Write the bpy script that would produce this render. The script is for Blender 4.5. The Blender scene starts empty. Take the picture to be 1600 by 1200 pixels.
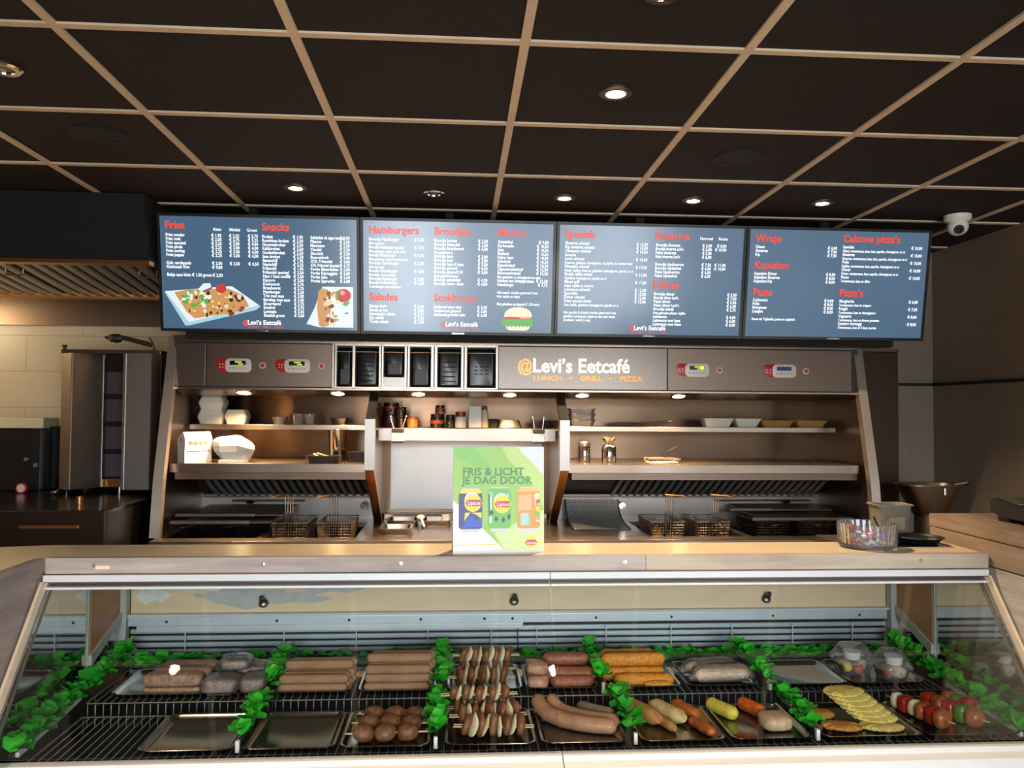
import bpy, bmesh, math, random
from mathutils import Vector, Matrix, noise

C = bpy.context.scene.collection
scene = bpy.context.scene
PI = math.pi
rng = random.Random(7)

# ------------------------------------------------------------------ camera, world, lights, exposure
def look_matrix(pitch, yaw, roll):
    cy, sy, cp, sp, cr, sr = math.cos(yaw), math.sin(yaw), math.cos(pitch), math.sin(pitch), math.cos(roll), math.sin(roll)
    fwd = Vector((sy * cp, cy * cp, sp)); right = Vector((cy, -sy, 0)); up = right.cross(fwd)
    r2 = cr * right + sr * up; u2 = -sr * right + cr * up
    m = Matrix.Identity(4)
    for i in range(3):
        m[i][0], m[i][1], m[i][2] = r2[i], u2[i], -fwd[i]
    return m

cam_data = bpy.data.cameras.new('camera')
cam_data.sensor_fit = 'HORIZONTAL'; cam_data.sensor_width = 36.0
cam_data.lens = 1251.1 / 1600 * 36.0
cam_data.clip_start = 0.02; cam_data.clip_end = 200
cam = bpy.data.objects.new('camera', cam_data); C.objects.link(cam)
cam.matrix_world = Matrix.Translation((0, 0, 1.6)) @ look_matrix(math.radians(1.91), math.radians(3.83), math.radians(.408))
scene.camera = cam

world = bpy.data.worlds.new('World'); scene.world = world; world.use_nodes = True
bg = world.node_tree.nodes['Background']
def make_sky(nt, back):
    # bright overcast sky over a darker street: facades up to a few degrees above the horizon, with lighter and darker house fronts
    N = nt.nodes.new; L = nt.links.new
    tc = N('ShaderNodeTexCoord'); sp = N('ShaderNodeSeparateXYZ'); L(tc.outputs['Generated'], sp.inputs[0])
    up = N('ShaderNodeMapRange'); up.interpolation_type = 'SMOOTHSTEP'
    for k, v in (('From Min', .03), ('From Max', .11), ('To Min', 0), ('To Max', 1)): up.inputs[k].default_value = v
    L(sp.outputs['Z'], up.inputs['Value'])
    dv = N('ShaderNodeMath'); dv.operation = 'DIVIDE'; L(sp.outputs['X'], dv.inputs[0]); L(sp.outputs['Y'], dv.inputs[1])
    no = N('ShaderNodeTexNoise'); no.noise_dimensions = '1D'; no.inputs['Scale'].default_value = 7; no.inputs['Detail'].default_value = 1
    L(dv.outputs[0], no.inputs['W'])
    st = N('ShaderNodeValToRGB'); L(no.outputs['Fac'], st.inputs[0])
    e = st.color_ramp.elements; e[0].position = .38; e[0].color = (.06, .058, .056, 1); e[1].position = .62; e[1].color = (.36, .355, .35, 1)
    pv = N('ShaderNodeValToRGB'); L(no.outputs['Fac'], pv.inputs[0])          # lit pavement and parked things below the horizon
    e = pv.color_ramp.elements; e[0].position = .40; e[0].color = (.12, .125, .13, 1); e[1].position = .60; e[1].color = (.62, .64, .66, 1)
    dn = N('ShaderNodeMapRange'); dn.interpolation_type = 'SMOOTHSTEP'
    for k, v in (('From Min', -.03), ('From Max', -.08), ('To Min', 0), ('To Max', 1)): dn.inputs[k].default_value = v
    L(sp.outputs['Z'], dn.inputs['Value'])
    m0 = N('ShaderNodeMixRGB'); L(dn.outputs[0], m0.inputs[0]); L(st.outputs[0], m0.inputs[1]); L(pv.outputs[0], m0.inputs[2])
    mx = N('ShaderNodeMixRGB'); L(up.outputs[0], mx.inputs[0]); L(m0.outputs[0], mx.inputs[1]); mx.inputs[2].default_value = (.90, .95, 1.0, 1)
    L(mx.outputs[0], back.inputs[0]); back.inputs[1].default_value = 19.0
make_sky(world.node_tree, bg)

scene.view_settings.view_transform = 'Standard'
scene.view_settings.look = 'None'
scene.view_settings.gamma = 1
scene.view_settings.use_curve_mapping = False
scene.view_settings.exposure = 0.45
scene.cycles.max_bounces = 8
scene.cycles.transparent_max_bounces = 16
scene.cycles.sample_clamp_indirect = 6
scene.cycles.caustics_reflective = False
scene.cycles.caustics_refractive = False

WINDOWS = ((-1.25, -.08), (.06, 1.2), (1.36, 2.7))     # street windows behind the camera, in the front wall at y = -2.9
WIN_Z = (.15, 2.48)
FRONT_Y = -2.9
for x0, x1 in WINDOWS:                                  # daylight portals: they only steer the sampling of the sky
    ld = bpy.data.lights.new('window_daylight', 'AREA'); ld.shape = 'RECTANGLE'
    ld.size = x1 - x0; ld.size_y = WIN_Z[1] - WIN_Z[0]; ld.cycles.is_portal = True
    lo = bpy.data.objects.new('window_daylight', ld); C.objects.link(lo)
    lo.location = ((x0 + x1) / 2, FRONT_Y - .12, sum(WIN_Z) / 2); lo.rotation_euler = (PI / 2, 0, 0)

WARM = (1.0, .62, .29)
# ------------------------------------------------------------------ materials
def lin(h):
    h = h.lstrip('#'); out = []
    for i in (0, 2, 4):
        c = int(h[i:i + 2], 16) / 255
        out.append(c / 12.92 if c <= .04045 else ((c + .055) / 1.055) ** 2.4)
    return tuple(out) + (1.0,)

M = {}
def base_mat(name):
    m = bpy.data.materials.new(name); m.use_nodes = True
    nt = m.node_tree; p = nt.nodes['Principled BSDF']; M[name] = m
    return m, nt, p

def tex_coord(nt, scale=(1, 1, 1), kind='Object'):
    tc = nt.nodes.new('ShaderNodeTexCoord'); mp = nt.nodes.new('ShaderNodeMapping')
    mp.inputs['Scale'].default_value = scale
    nt.links.new(tc.outputs[kind], mp.inputs[0]); return mp.outputs[0]

def noise_tex(nt, vec, scale, detail=4, rough=.6):
    n = nt.nodes.new('ShaderNodeTexNoise'); n.inputs['Scale'].default_value = scale
    n.inputs['Detail'].default_value = detail; n.inputs['Roughness'].default_value = rough
    nt.links.new(vec, n.inputs['Vector']); return n.outputs['Fac']

def ramp(nt, fac, stops):
    r = nt.nodes.new('ShaderNodeValToRGB'); e = r.color_ramp.elements
    while len(e) < len(stops): e.new(.5)
    for el, (pos, col) in zip(e, stops): el.position = pos; el.color = col
    nt.links.new(fac, r.inputs[0]); return r.outputs[0]

def bump(nt, p, height, strength, dist=.002):
    b = nt.nodes.new('ShaderNodeBump'); b.inputs['Strength'].default_value = strength; b.inputs['Distance'].default_value = dist
    nt.links.new(height, b.inputs['Height']); nt.links.new(b.outputs[0], p.inputs['Normal'])

def plain(name, col, rough=.5, metal=0.0, var=.12, vscale=30, bmp=0, spec=None, scale=(1, 1, 1), coat=0):
    m, nt, p = base_mat(name)
    c = lin(col); v = tex_coord(nt, scale); f = noise_tex(nt, v, vscale)
    lo = tuple(x * (1 - var) for x in c[:3]) + (1,); hi = tuple(min(1, x * (1 + var)) for x in c[:3]) + (1,)
    nt.links.new(ramp(nt, f, [(.3, lo), (.7, hi)]), p.inputs['Base Color'])
    p.inputs['Roughness'].default_value = rough; p.inputs['Metallic'].default_value = metal
    if spec is not None: p.inputs['Specular IOR Level'].default_value = spec
    if coat: p.inputs['Coat Weight'].default_value = coat
    if bmp: bump(nt, p, f, bmp)
    return m

def brushed(name, col, rough, scale, bmp=0, rvar=.02, aniso=0, arot=0):
    m, nt, p = base_mat(name)
    c = lin(col); v = tex_coord(nt, scale); f = noise_tex(nt, v, 6, 5)
    nt.links.new(ramp(nt, f, [(.25, tuple(x * .96 for x in c[:3]) + (1,)), (.75, c)]), p.inputs['Base Color'])
    p.inputs['Metallic'].default_value = 1.0
    mr = nt.nodes.new('ShaderNodeMapRange'); mr.inputs['To Min'].default_value = rough - rvar; mr.inputs['To Max'].default_value = rough + rvar
    nt.links.new(f, mr.inputs['Value']); nt.links.new(mr.outputs[0], p.inputs['Roughness'])
    p.inputs['Anisotropic'].default_value = aniso
    p.inputs['Anisotropic Rotation'].default_value = arot
    if bmp: bump(nt, p, f, bmp, .0006)
    return m

def emit(name, col, strength, base='#000000', rough=.3, noise_amt=0):
    m, nt, p = base_mat(name)
    p.inputs['Base Color'].default_value = lin(base); p.inputs['Roughness'].default_value = rough
    p.inputs['Emission Color'].default_value = lin(col); p.inputs['Emission Strength'].default_value = strength
    return m

def clear(name, tint=(1, 1, 1, 1), rough=.02, ior=1.5, film=0, base_mix=0.0, bmp=0, bscale=60, milky='#ffffff'):
    """thin clear sheet: mostly see-through, mirror-like at the Fresnel rate"""
    m = bpy.data.materials.new(name); m.use_nodes = True; M[name] = m
    nt = m.node_tree; nt.nodes.clear()
    out = nt.nodes.new('ShaderNodeOutputMaterial'); tr = nt.nodes.new('ShaderNodeBsdfTransparent'); gl = nt.nodes.new('ShaderNodeBsdfGlossy')
    tr.inputs[0].default_value = tint; gl.inputs['Roughness'].default_value = rough
    fr = nt.nodes.new('ShaderNodeFresnel'); fr.inputs[0].default_value = ior
    mx = nt.nodes.new('ShaderNodeMixShader')
    nt.links.new(fr.outputs[0], mx.inputs[0]); nt.links.new(tr.outputs[0], mx.inputs[1]); nt.links.new(gl.outputs[0], mx.inputs[2])
    last = mx
    if bmp:
        v = tex_coord(nt); f = noise_tex(nt, v, bscale, 3)
        b = nt.nodes.new('ShaderNodeBump'); b.inputs['Strength'].default_value = bmp; b.inputs['Distance'].default_value = .01
        nt.links.new(f, b.inputs['Height']); nt.links.new(b.outputs[0], gl.inputs['Normal']); nt.links.new(b.outputs[0], fr.inputs['Normal'])
    if base_mix:
        df = nt.nodes.new('ShaderNodeBsdfDiffuse'); df.inputs[0].default_value = lin(milky)
        m2 = nt.nodes.new('ShaderNodeMixShader'); m2.inputs[0].default_value = base_mix
        nt.links.new(mx.outputs[0], m2.inputs[1]); nt.links.new(df.outputs[0], m2.inputs[2]); last = m2
    nt.links.new(last.outputs[0], out.inputs[0]); return m

def wood(name, dark, mid, light, axis='x', rough=.55, spec=.4, gscale=1.0):
    m, nt, p = base_mat(name)
    sc = {'x': (1.2, 14, 14), 'y': (14, 1.2, 14), 'z': (14, 14, 1.2)}[axis]
    v = tex_coord(nt, tuple(s * gscale for s in sc)); f = noise_tex(nt, v, 2.2, 8, .68)
    v2 = tex_coord(nt, (2, 2, 2)); f2 = noise_tex(nt, v2, 2.0, 3)
    mixn = nt.nodes.new('ShaderNodeMath'); mixn.operation = 'MULTIPLY_ADD'; mixn.inputs[1].default_value = .4
    nt.links.new(f2, mixn.inputs[0]); nt.links.new(f, mixn.inputs[2])
    nt.links.new(ramp(nt, mixn.outputs[0], [(.42, lin(dark)), (.62, lin(mid)), (.88, lin(light))]), p.inputs['Base Color'])
    p.inputs['Roughness'].default_value = rough; p.inputs['Specular IOR Level'].default_value = spec
    bump(nt, p, f, .15, .001)
    return m

brushed('steel', '#a89888', .26, (1.5, 60, 60))
brushed('steel_vertical', '#b4a698', .27, (60, 60, 1.5))
brushed('steel_dark', '#7d6c60', .36, (1.5, 60, 60))
brushed('steel_rear', '#836c58', .3, (1.5, 60, 60), aniso=.85, arot=.25)
brushed('sign_steel', '#756b64', .27, (1.5, 60, 60))
plain('steel_sheet', '#e8e5e2', .45, .6, .02, 12)
brushed('steel_soft', '#a39c96', .36, (1.5, 60, 60))
plain('filter_steel', '#9a948e', .36, .6, .05, 12)
plain('door_steel', '#a39c96', .38, 1, .03, 10)
plain('trim_steel', '#c4b8aa', .45, 1, .03, 10)
plain('chrome', '#d8d6d2', .12, 1, .04)
plain('tray_steel', '#a39f9a', .16, 1, .08, 9)
plain('mirror_panel', '#c6c6c2', .03, 1, .03, 4)
plain('dull_steel', '#77716b', .42, 1, .1, 12)
plain('aluminium', '#c4c9cd', .38, .4, .05, 12)
plain('wire_bright', '#c9c7c2', .3, .75, .04, 12)
plain('slat_metal', '#c3cbd0', .5, .05, .05, 14, scale=(1, 8, 8))
plain('white_profile', '#c8c7c7', .3, 0, .03, 10)
plain('brown_profile', '#5d5048', .4, .3, .05, 10)
plain('black_plastic', '#121214', .38, 0, .15, 40)
plain('black_gloss', '#0b0b0d', .2, 0, .1, 20)
plain('black_matte', '#0e0d0d', .8, 0, .15, 40)
plain('case_black', '#0b0c0f', .35, 0, .1, 20)
plain('dark_grey', '#2b2a2a', .5, 0, .1, 30)
plain('white_plastic', '#e6e2dc', .4, 0, .03, 20)
plain('foam_white', '#f3ead8', .6, 0, .03, 60, .05)
plain('foam_tan', '#b98a4a', .6, 0, .06, 60, .05)
plain('card_white', '#dcd3c6', .7, 0, .05, 30)
plain('paper_white', '#e8e4dd', .75, 0, .04, 14, .5)
plain('ink_red', '#b8452e', .7)
plain('ink_dark', '#4a4038', .7)
plain('red_plastic', '#c01f1c', .35, 0, .05)
plain('amber_plastic', '#b5672a', .35, 0, .08)
plain('jar_brown', '#2b1a14', .25, 0, .2, 25)
plain('lid_red', '#8f2a24', .35, 0, .08)
plain('copper_letters', '#ff9c58', .3, .75, .04, 20)
plain('white_letters', '#ffe0c6', .3, .75, .03, 20)
plain('orange_letters', '#ff9440', .3, .75, .06, 20)
plain('ceiling_black', '#2d2826', .8, 0, .12, 60, .1, spec=.15)
plain('grid_beige', '#d8c0a2', .6, 0, .05, 20)
plain('laminate', '#e3cba8', .26, 0, .06, 6, scale=(1, 12, 1))
plain('board_beige', '#dbc09c', .45, 0, .07, 7, scale=(1, 10, 4))
plain('rosewood', '#bb7c48', .35, 0, .15, 8, scale=(6, 2, 10))
plain('floor_tile', '#94836f', .5, 0, .1, 6)
plain('cream_box', '#d9cfa8', .45, 0, .05, 12)
plain('green_leaf', '#36b42e', .36, 0, .3, 26)
plain('tub_plastic', '#8d8474', .3, 0, .06, 14)
plain('label_paper', '#b9a48c', .7, 0, .05, 20)
plain('gold_steel', '#b98550', .35, 1, .1, 8, scale=(20, 20, 1))
wood('greywash', '#6f6058', '#98877e', '#b3a398', 'x')
wood('greywash_y', '#6c5c57', '#93827c', '#ab9b93', 'y')
wood('whitewash_y', '#4a423b', '#b8ada2', '#d8cfc4', 'y')
wood('block_wood', '#7d6350', '#9d8068', '#b59a80', 'y')
wood('ledge_wood', '#7f6e5e', '#a39180', '#b9a794', 'x')
clear('case_glass', (.97, .985, .975, 1), .004, 1.5)
clear('window_glass', (.97, .99, 1, 1), .01, 1.45)
clear('clear_plastic', (.93, .94, .94, 1), .06, 1.5, base_mix=.07, bmp=.15, bscale=40)
clear('cling_film', (.99, .99, .99, 1), .07, 1.6, base_mix=.09, bmp=1.0, bscale=60, milky='#e8e2ea')
clear('glass_bowl', (.9, .92, .92, 1), .03, 1.55, base_mix=.05, bmp=.05)

def tile_mat(name, c1, c2, mortar, w, h, plane):
    m, nt, p = base_mat(name)
    tc = nt.nodes.new('ShaderNodeTexCoord'); sp = nt.nodes.new('ShaderNodeSeparateXYZ'); cb = nt.nodes.new('ShaderNodeCombineXYZ')
    nt.links.new(tc.outputs['Object'], sp.inputs[0]); nt.links.new(sp.outputs[plane], cb.inputs[0]); nt.links.new(sp.outputs['Z'], cb.inputs[1])
    br = nt.nodes.new('ShaderNodeTexBrick'); nt.links.new(cb.outputs[0], br.inputs['Vector'])
    br.inputs['Color1'].default_value = lin(c1); br.inputs['Color2'].default_value = lin(c2); br.inputs['Mortar'].default_value = lin(mortar)
    br.inputs['Scale'].default_value = 1; br.inputs['Brick Width'].default_value = w; br.inputs['Row Height'].default_value = h
    br.inputs['Mortar Size'].default_value = .003; br.offset = .5
    nt.links.new(br.outputs['Color'], p.inputs['Base Color']); p.inputs['Roughness'].default_value = .35
    bump(nt, p, br.outputs['Fac'], .25, -.002)
    return m
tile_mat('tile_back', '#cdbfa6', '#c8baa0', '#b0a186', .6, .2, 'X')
tile_mat('tile_back_shaded', '#84776a', '#817467', '#766a5d', .6, .3, 'X')  # back wall tile again, the right side's weaker light put into its colour
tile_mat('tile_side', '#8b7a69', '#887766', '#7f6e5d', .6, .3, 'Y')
plain('plaster', '#96775c', .8, 0, .04, 10)

def food(name, a, b, c, scale=60, rough=.55, bmp=.4, spec=.4):
    m, nt, p = base_mat(name)
    v = tex_coord(nt); f = noise_tex(nt, v, scale, 6, .65)
    nt.links.new(ramp(nt, f, [(.3, lin(a)), (.5, lin(b)), (.72, lin(c))]), p.inputs['Base Color'])
    p.inputs['Roughness'].default_value = rough; p.inputs['Specular IOR Level'].default_value = spec
    p.inputs['Subsurface Weight'].default_value = .05; p.inputs['Subsurface Radius'].default_value = (.01, .004, .002)
    bump(nt, p, f, bmp, .002)
    return m
food('mince', '#6b4a36', '#9a765b', '#b3937a', 110, .55, .8)
food('frikandel', '#8a664e', '#997356', '#a57f63', 40, .75, .1, .15)
food('meat_brown', '#5a3420', '#7d4b2e', '#95613f', 70, .4, .35)
food('meat_glazed', '#6a3216', '#8f4c26', '#a96638', 60, .3, .3)
food('ball_brown', '#4e2e1b', '#73472b', '#8a5c3a', 90, .5, .4)
food('onion', '#cbb98e', '#dccda6', '#ece2c6', 30, .4, .1)
food('stick_wood', '#b99a6a', '#c9ac7e', '#d6bd92', 40, .6, .1)
food('pink_meat', '#9a6a4f', '#b5826a', '#c8a48c', 70, .5, .4)
food('red_sausage', '#74402c', '#935539', '#a96a4e', 80, .5, .4)
food('breaded', '#a85c12', '#cf8325', '#e2a345', 160, .6, .9)
food('loempia', '#bd946e', '#d8b28c', '#e6c8a6', 40, .4, .2)
food('pale_sausage', '#8c6248', '#a97a5b', '#b98c6e', 30, .42, .08)
food('grey_sausage', '#6f5a4d', '#86705f', '#98836f', 30, .42, .08)
food('roll_brown', '#8e5a2c', '#ac7640', '#bd8b54', 50, .5, .3)
food('roll_pale', '#b4935a', '#c9aa72', '#d8be8c', 50, .5, .25)
food('chicken', '#8a3d14', '#aa5520', '#c1713a', 60, .45, .8)
food('yellow_croquette', '#b5991f', '#d3bb42', '#dfcd6a', 150, .55, .7)
food('orange_croquette', '#a33e0c', '#cf5a16', '#dd7530', 120, .55, .5)
food('patty', '#9c7d5c', '#bb9d7b', '#cdb494', 90, .6, .5)
food('ridged_yellow', '#b79a45', '#d2b964', '#e0cd86', 60, .5, .3)
food('ridged_orange', '#9c5c22', '#bd7c38', '#cc9450', 60, .5, .3)
food('pepper_red', '#6e120f', '#96201a', '#b03428', 25, .2, .1)
food('pepper_green', '#2c5a1c', '#44792c', '#5f9440', 25, .2, .1)
food('corn', '#c99a1c', '#e0b638', '#ecca60', 60, .4, .3)
food('rice_salad', '#b58f78', '#d3b8a2', '#e6d6c4', 90, .5, .6)
food('tomato', '#a52d1c', '#c2432c', '#d66a4c', 50, .3, .3)
food('candy', '#b32a2a', '#d8d4d0', '#3b55a8', 45, .3, .1)

# ------------------------------------------------------------------ mesh builder
class MB:
    def __init__(s): s.bm = bmesh.new(); s.mi = 0; s.mats = []; s.flat = s.bm.faces.layers.int.new('flat')
    def mat(s, name):
        if name not in s.mats: s.mats.append(name)
        s.mi = s.mats.index(name); return s
    def face(s, vs):
        try: f = s.bm.faces.new(vs); f.material_index = s.mi; return f
        except ValueError: return None
    def v(s, *p): return s.bm.verts.new(p)
    def box(s, x0, x1, y0, y1, z0, z1, bev=0):
        if x0 > x1: x0, x1 = x1, x0
        if y0 > y1: y0, y1 = y1, y0
        if z0 > z1: z0, z1 = z1, z0
        vs = [s.v(x, y, z) for x in (x0, x1) for y in (y0, y1) for z in (z0, z1)]
        fs = [s.face([vs[i] for i in q]) for q in ((0, 1, 3, 2), (4, 6, 7, 5), (0, 4, 5, 1), (2, 3, 7, 6), (0, 2, 6, 4), (1, 5, 7, 3))]
        for f in fs: f[s.flat] = 1
        if bev:
            es = list({e for f in fs for e in f.edges})
            r = bmesh.ops.bevel(s.bm, geom=es, offset=bev, segments=2, profile=.6, affect='EDGES', clamp_overlap=True)
            for f in r['faces']: f.material_index = s.mi; f[s.flat] = 1
        return s
    def prism(s, pts, axis, a, b):
        def P(u, w, t): return {'x': (t, u, w), 'y': (u, t, w), 'z': (u, w, t)}[axis]
        A = [s.v(*P(u, w, a)) for u, w in pts]; B = [s.v(*P(u, w, b)) for u, w in pts]; n = len(pts)
        s.face(A[::-1]); s.face(B)
        for i in range(n): s.face([A[i], A[(i + 1) % n], B[(i + 1) % n], B[i]])
        return s
    def tube(s, pts, r, n=8, cap=True, squash=1.0, boxy=1.0):
        pw = lambda q: math.copysign(abs(q) ** boxy, q)
        pts = [Vector(p) for p in pts]; rs = list(r) if hasattr(r, '__len__') else [r] * len(pts)
        rings = []; prev = None
        for i, p in enumerate(pts):
            t = (pts[min(i + 1, len(pts) - 1)] - pts[max(i - 1, 0)]).normalized()
            if prev is None:
                ref = Vector((0, 0, 1)) if abs(t.z) < .9 else Vector((1, 0, 0))
                u = t.cross(ref).normalized()
            else:
                u = (prev - t * prev.dot(t)).normalized()
            prev = u; w = u.cross(t)
            rings.append([s.v(*(p + u * (pw(math.cos(2 * PI * k / n)) * rs[i]) + w * (pw(math.sin(2 * PI * k / n)) * rs[i] * squash))) for k in range(n)])
        for a, b in zip(rings, rings[1:]):
            for k in range(n): s.face([a[k], a[(k + 1) % n], b[(k + 1) % n], b[k]])
        if cap: s.face(rings[0][::-1]); s.face(rings[-1])
        return s
    def sausage(s, path, r, n=12, dome=3, squash=1.0, wob=0, seed=0, boxy=1.0):
        """a round-ended roll along a path"""
        P = [Vector(p) for p in path]
        a, b = (P[0] - P[1]).normalized(), (P[-1] - P[-2]).normalized()
        pts, rs = [], []
        for k in range(dome):
            t = PI / 2 * (k + .35) / dome; pts.append(P[0] + a * (r * math.cos(t))); rs.append(r * math.sin(t))
        for i, p in enumerate(P):
            pts.append(p); rs.append(r * (1 + wob * noise.noise(p * 60 + Vector((seed, 0, 0)))))
        for k in range(dome - 1, -1, -1):
            t = PI / 2 * (k + .35) / dome; pts.append(P[-1] + b * (r * math.cos(t))); rs.append(r * math.sin(t))
        return s.tube(pts, rs, n, True, squash, boxy)
    def cyl(s, p0, p1, r0, r1=None, n=16): return s.tube([p0, p1], [r0, r0 if r1 is None else r1], n)
    def lathe(s, c, prof, n=24, sx=1.0, sy=1.0, ribs=0, rib=0.0):
        rings = []
        for r, z in prof:
            if r < 1e-6: rings.append([s.v(c[0], c[1], c[2] + z)])
            else:
                ring = []
                for k in range(n):
                    rr = r * (1 + (rib * (1 if k % 2 else -1) if ribs else 0)); t = 2 * PI * k / n
                    ring.append(s.v(c[0] + rr * sx * math.cos(t), c[1] + rr * sy * math.sin(t), c[2] + z))
                rings.append(ring)
        for a, b in zip(rings, rings[1:]):
            if len(a) == 1 and len(b) == 1: continue
            for k in range(n):
                k2 = (k + 1) % n
                if len(a) == 1: s.face([a[0], b[k], b[k2]])
                elif len(b) == 1: s.face([a[k], b[0], a[k2]])
                else: s.face([a[k], b[k], b[k2], a[k2]])
        return s
    def ball(s, c, r, seg=14, rings=9, nz=0.0, nscale=40, seed=0, rot=None, power=1.0):
        if not hasattr(r, '__len__'): r = (r, r, r)
        def pw(x): return math.copysign(abs(x) ** power, x)
        rows = []
        for i in range(rings + 1):
            ph = PI * i / rings; row = []
            for k in range(1 if i in (0, rings) else seg):
                th = 2 * PI * k / seg
                d = Vector((pw(math.sin(ph)) * pw(math.cos(th)), pw(math.sin(ph)) * pw(math.sin(th)), pw(math.cos(ph))))
                p = Vector((d.x * r[0], d.y * r[1], d.z * r[2]))
                if nz: p *= 1 + nz * noise.noise(p * nscale + Vector((seed * 7.3, seed, 0)))
                if rot is not None: p = rot @ p
                row.append(s.v(c[0] + p.x, c[1] + p.y, c[2] + p.z))
            rows.append(row)
        for a, b in zip(rows, rows[1:]):
            for k in range(seg):
                k2 = (k + 1) % seg
                if len(a) == 1: s.face([a[0], b[k], b[k2]])
                elif len(b) == 1: s.face([a[k], b[0], a[k2]])
                else: s.face([a[k], b[k], b[k2], a[k2]])
        return s
    def rloft(s, c, secs, seg=5, caps=(True, True)):
        """rounded-rectangle sections (half width, half depth, corner radius, z) lofted upward"""
        rings = []
        for hw, hd, r, z in secs:
            ring = []
            for qx, qy, a0 in ((1, 1, 0), (-1, 1, 90), (-1, -1, 180), (1, -1, 270)):
                for k in range(seg):
                    t = math.radians(a0 + 90 * k / (seg - 1))
                    ring.append(s.v(c[0] + qx * (hw - r) + r * math.cos(t), c[1] + qy * (hd - r) + r * math.sin(t), c[2] + z))
            rings.append(ring)
        n = len(rings[0])
        for a, b in zip(rings, rings[1:]):
            for k in range(n): s.face([a[k], a[(k + 1) % n], b[(k + 1) % n], b[k]])
        if caps[0]: s.face(rings[0][::-1])
        if caps[1]: s.face(rings[-1])
        return s
    def poly(s, pts, y=0.0):
        """flat polygon facing -y, points (x, z)"""
        s.face([s.v(u, y, w) for u, w in pts]); return s
    def disc(s, cx, cz, rx, rz, y=0.0, n=24, a0=0, a1=2 * PI):
        return s.poly([(cx + rx * math.cos(a0 + (a1 - a0) * k / n), cz + rz * math.sin(a0 + (a1 - a0) * k / n)) for k in range(n)], y)
    def transform(s, m): bmesh.ops.transform(s.bm, matrix=m, verts=s.bm.verts); return s
    def build(s, name, mat=None, parent=None, local=False, smooth=38, recalc=True, **props):
        bm = s.bm
        if recalc: bmesh.ops.recalc_face_normals(bm, faces=bm.faces)
        bm.normal_update()
        if smooth:
            lim = math.radians(smooth)
            for f in bm.faces: f.smooth = not f[s.flat]
            for e in bm.edges:
                if len(e.link_faces) == 2 and e.calc_face_angle(0) > lim: e.smooth = False
        if parent is not None and not local:
            bmesh.ops.translate(bm, vec=-Vector(origin_of(parent)), verts=bm.verts)
        me = bpy.data.meshes.new(name); bm.to_mesh(me); bm.free()
        for m in ([mat] if mat else s.mats): me.materials.append(M[m])
        if mat and s.mats: raise ValueError(name)
        o = bpy.data.objects.new(name, me); C.objects.link(o)
        if parent is not None: o.parent = parent
        for k, val in props.items(): o[k] = val
        return o

def origin_of(o):
    p = Vector((0, 0, 0))
    while o is not None: p = p + o.location; o = o.parent
    return p

def thing(name, label, cat, loc=(0, 0, 0), rot=(0, 0, 0), group=None):
    o = bpy.data.objects.new(name, None); C.objects.link(o); o.empty_display_size = .05
    o.location = loc; o.rotation_euler = rot; o['label'] = label; o['category'] = cat
    if group: o['group'] = group
    return o
def tag(o, label, cat, group=None):
    o['label'] = label; o['category'] = cat
    if group: o['group'] = group
    return o
def struct(name, mb, mat=None):
    o = mb.build(name, mat); o['kind'] = 'structure'; return o
def dup(root, loc, rot=None, label=None, group=None):
    r = root.copy(); C.objects.link(r); r.location = loc
    if rot is not None: r.rotation_euler = rot
    if label: r['label'] = label
    if group: r['group'] = group
    for ch in root.children:
        c = ch.copy(); C.objects.link(c); c.parent = r
        for g in ch.children:
            d = g.copy(); C.objects.link(d); d.parent = c
    return r
def recentre(o):
    """move a one-mesh thing's origin to its base centre"""
    vs = [v.co for v in o.data.vertices]
    c = Vector(((min(v.x for v in vs) + max(v.x for v in vs)) / 2, (min(v.y for v in vs) + max(v.y for v in vs)) / 2, min(v.z for v in vs)))
    for v in o.data.vertices: v.co -= c
    o.location = c; return o

# ------------------------------------------------------------------ lettering: curves turned into mesh in one batch
TEXTS = []
def text(key, s, x, z, size, align='LEFT', bold=0.0, mat='screen_white', wide=1.0):
    TEXTS.append((key, s, x, z, size, align, bold, mat, wide))
def make_texts():
    """-> {key: MB holding flat letters in the x-z plane}; the letters face -y"""
    made = []
    for key, s, x, z, size, align, bold, mat, wide in TEXTS:
        cu = bpy.data.curves.new('lettering', 'FONT'); cu.body = s; cu.size = size; cu.align_x = align
        cu.offset = bold * size; cu.resolution_u = 2
        o = bpy.data.objects.new('lettering', cu); C.objects.link(o); made.append((o, key, x, z, mat, wide))
    dg = bpy.context.evaluated_depsgraph_get(); dg.update(); out = {}
    for o, key, x, z, mat, wide in made:
        me = o.evaluated_get(dg).to_mesh()
        b = out.setdefault(key, MB()); b.mat(mat)
        vs = [b.v(x + v.co.x * wide, 0, z + v.co.y) for v in me.vertices]
        for p in me.polygons: b.face([vs[i] for i in p.vertices])
        o.evaluated_get(dg).to_mesh_clear()
    for o, *_ in made:
        cu = o.data; bpy.data.objects.remove(o); bpy.data.curves.remove(cu)
    return out

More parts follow.
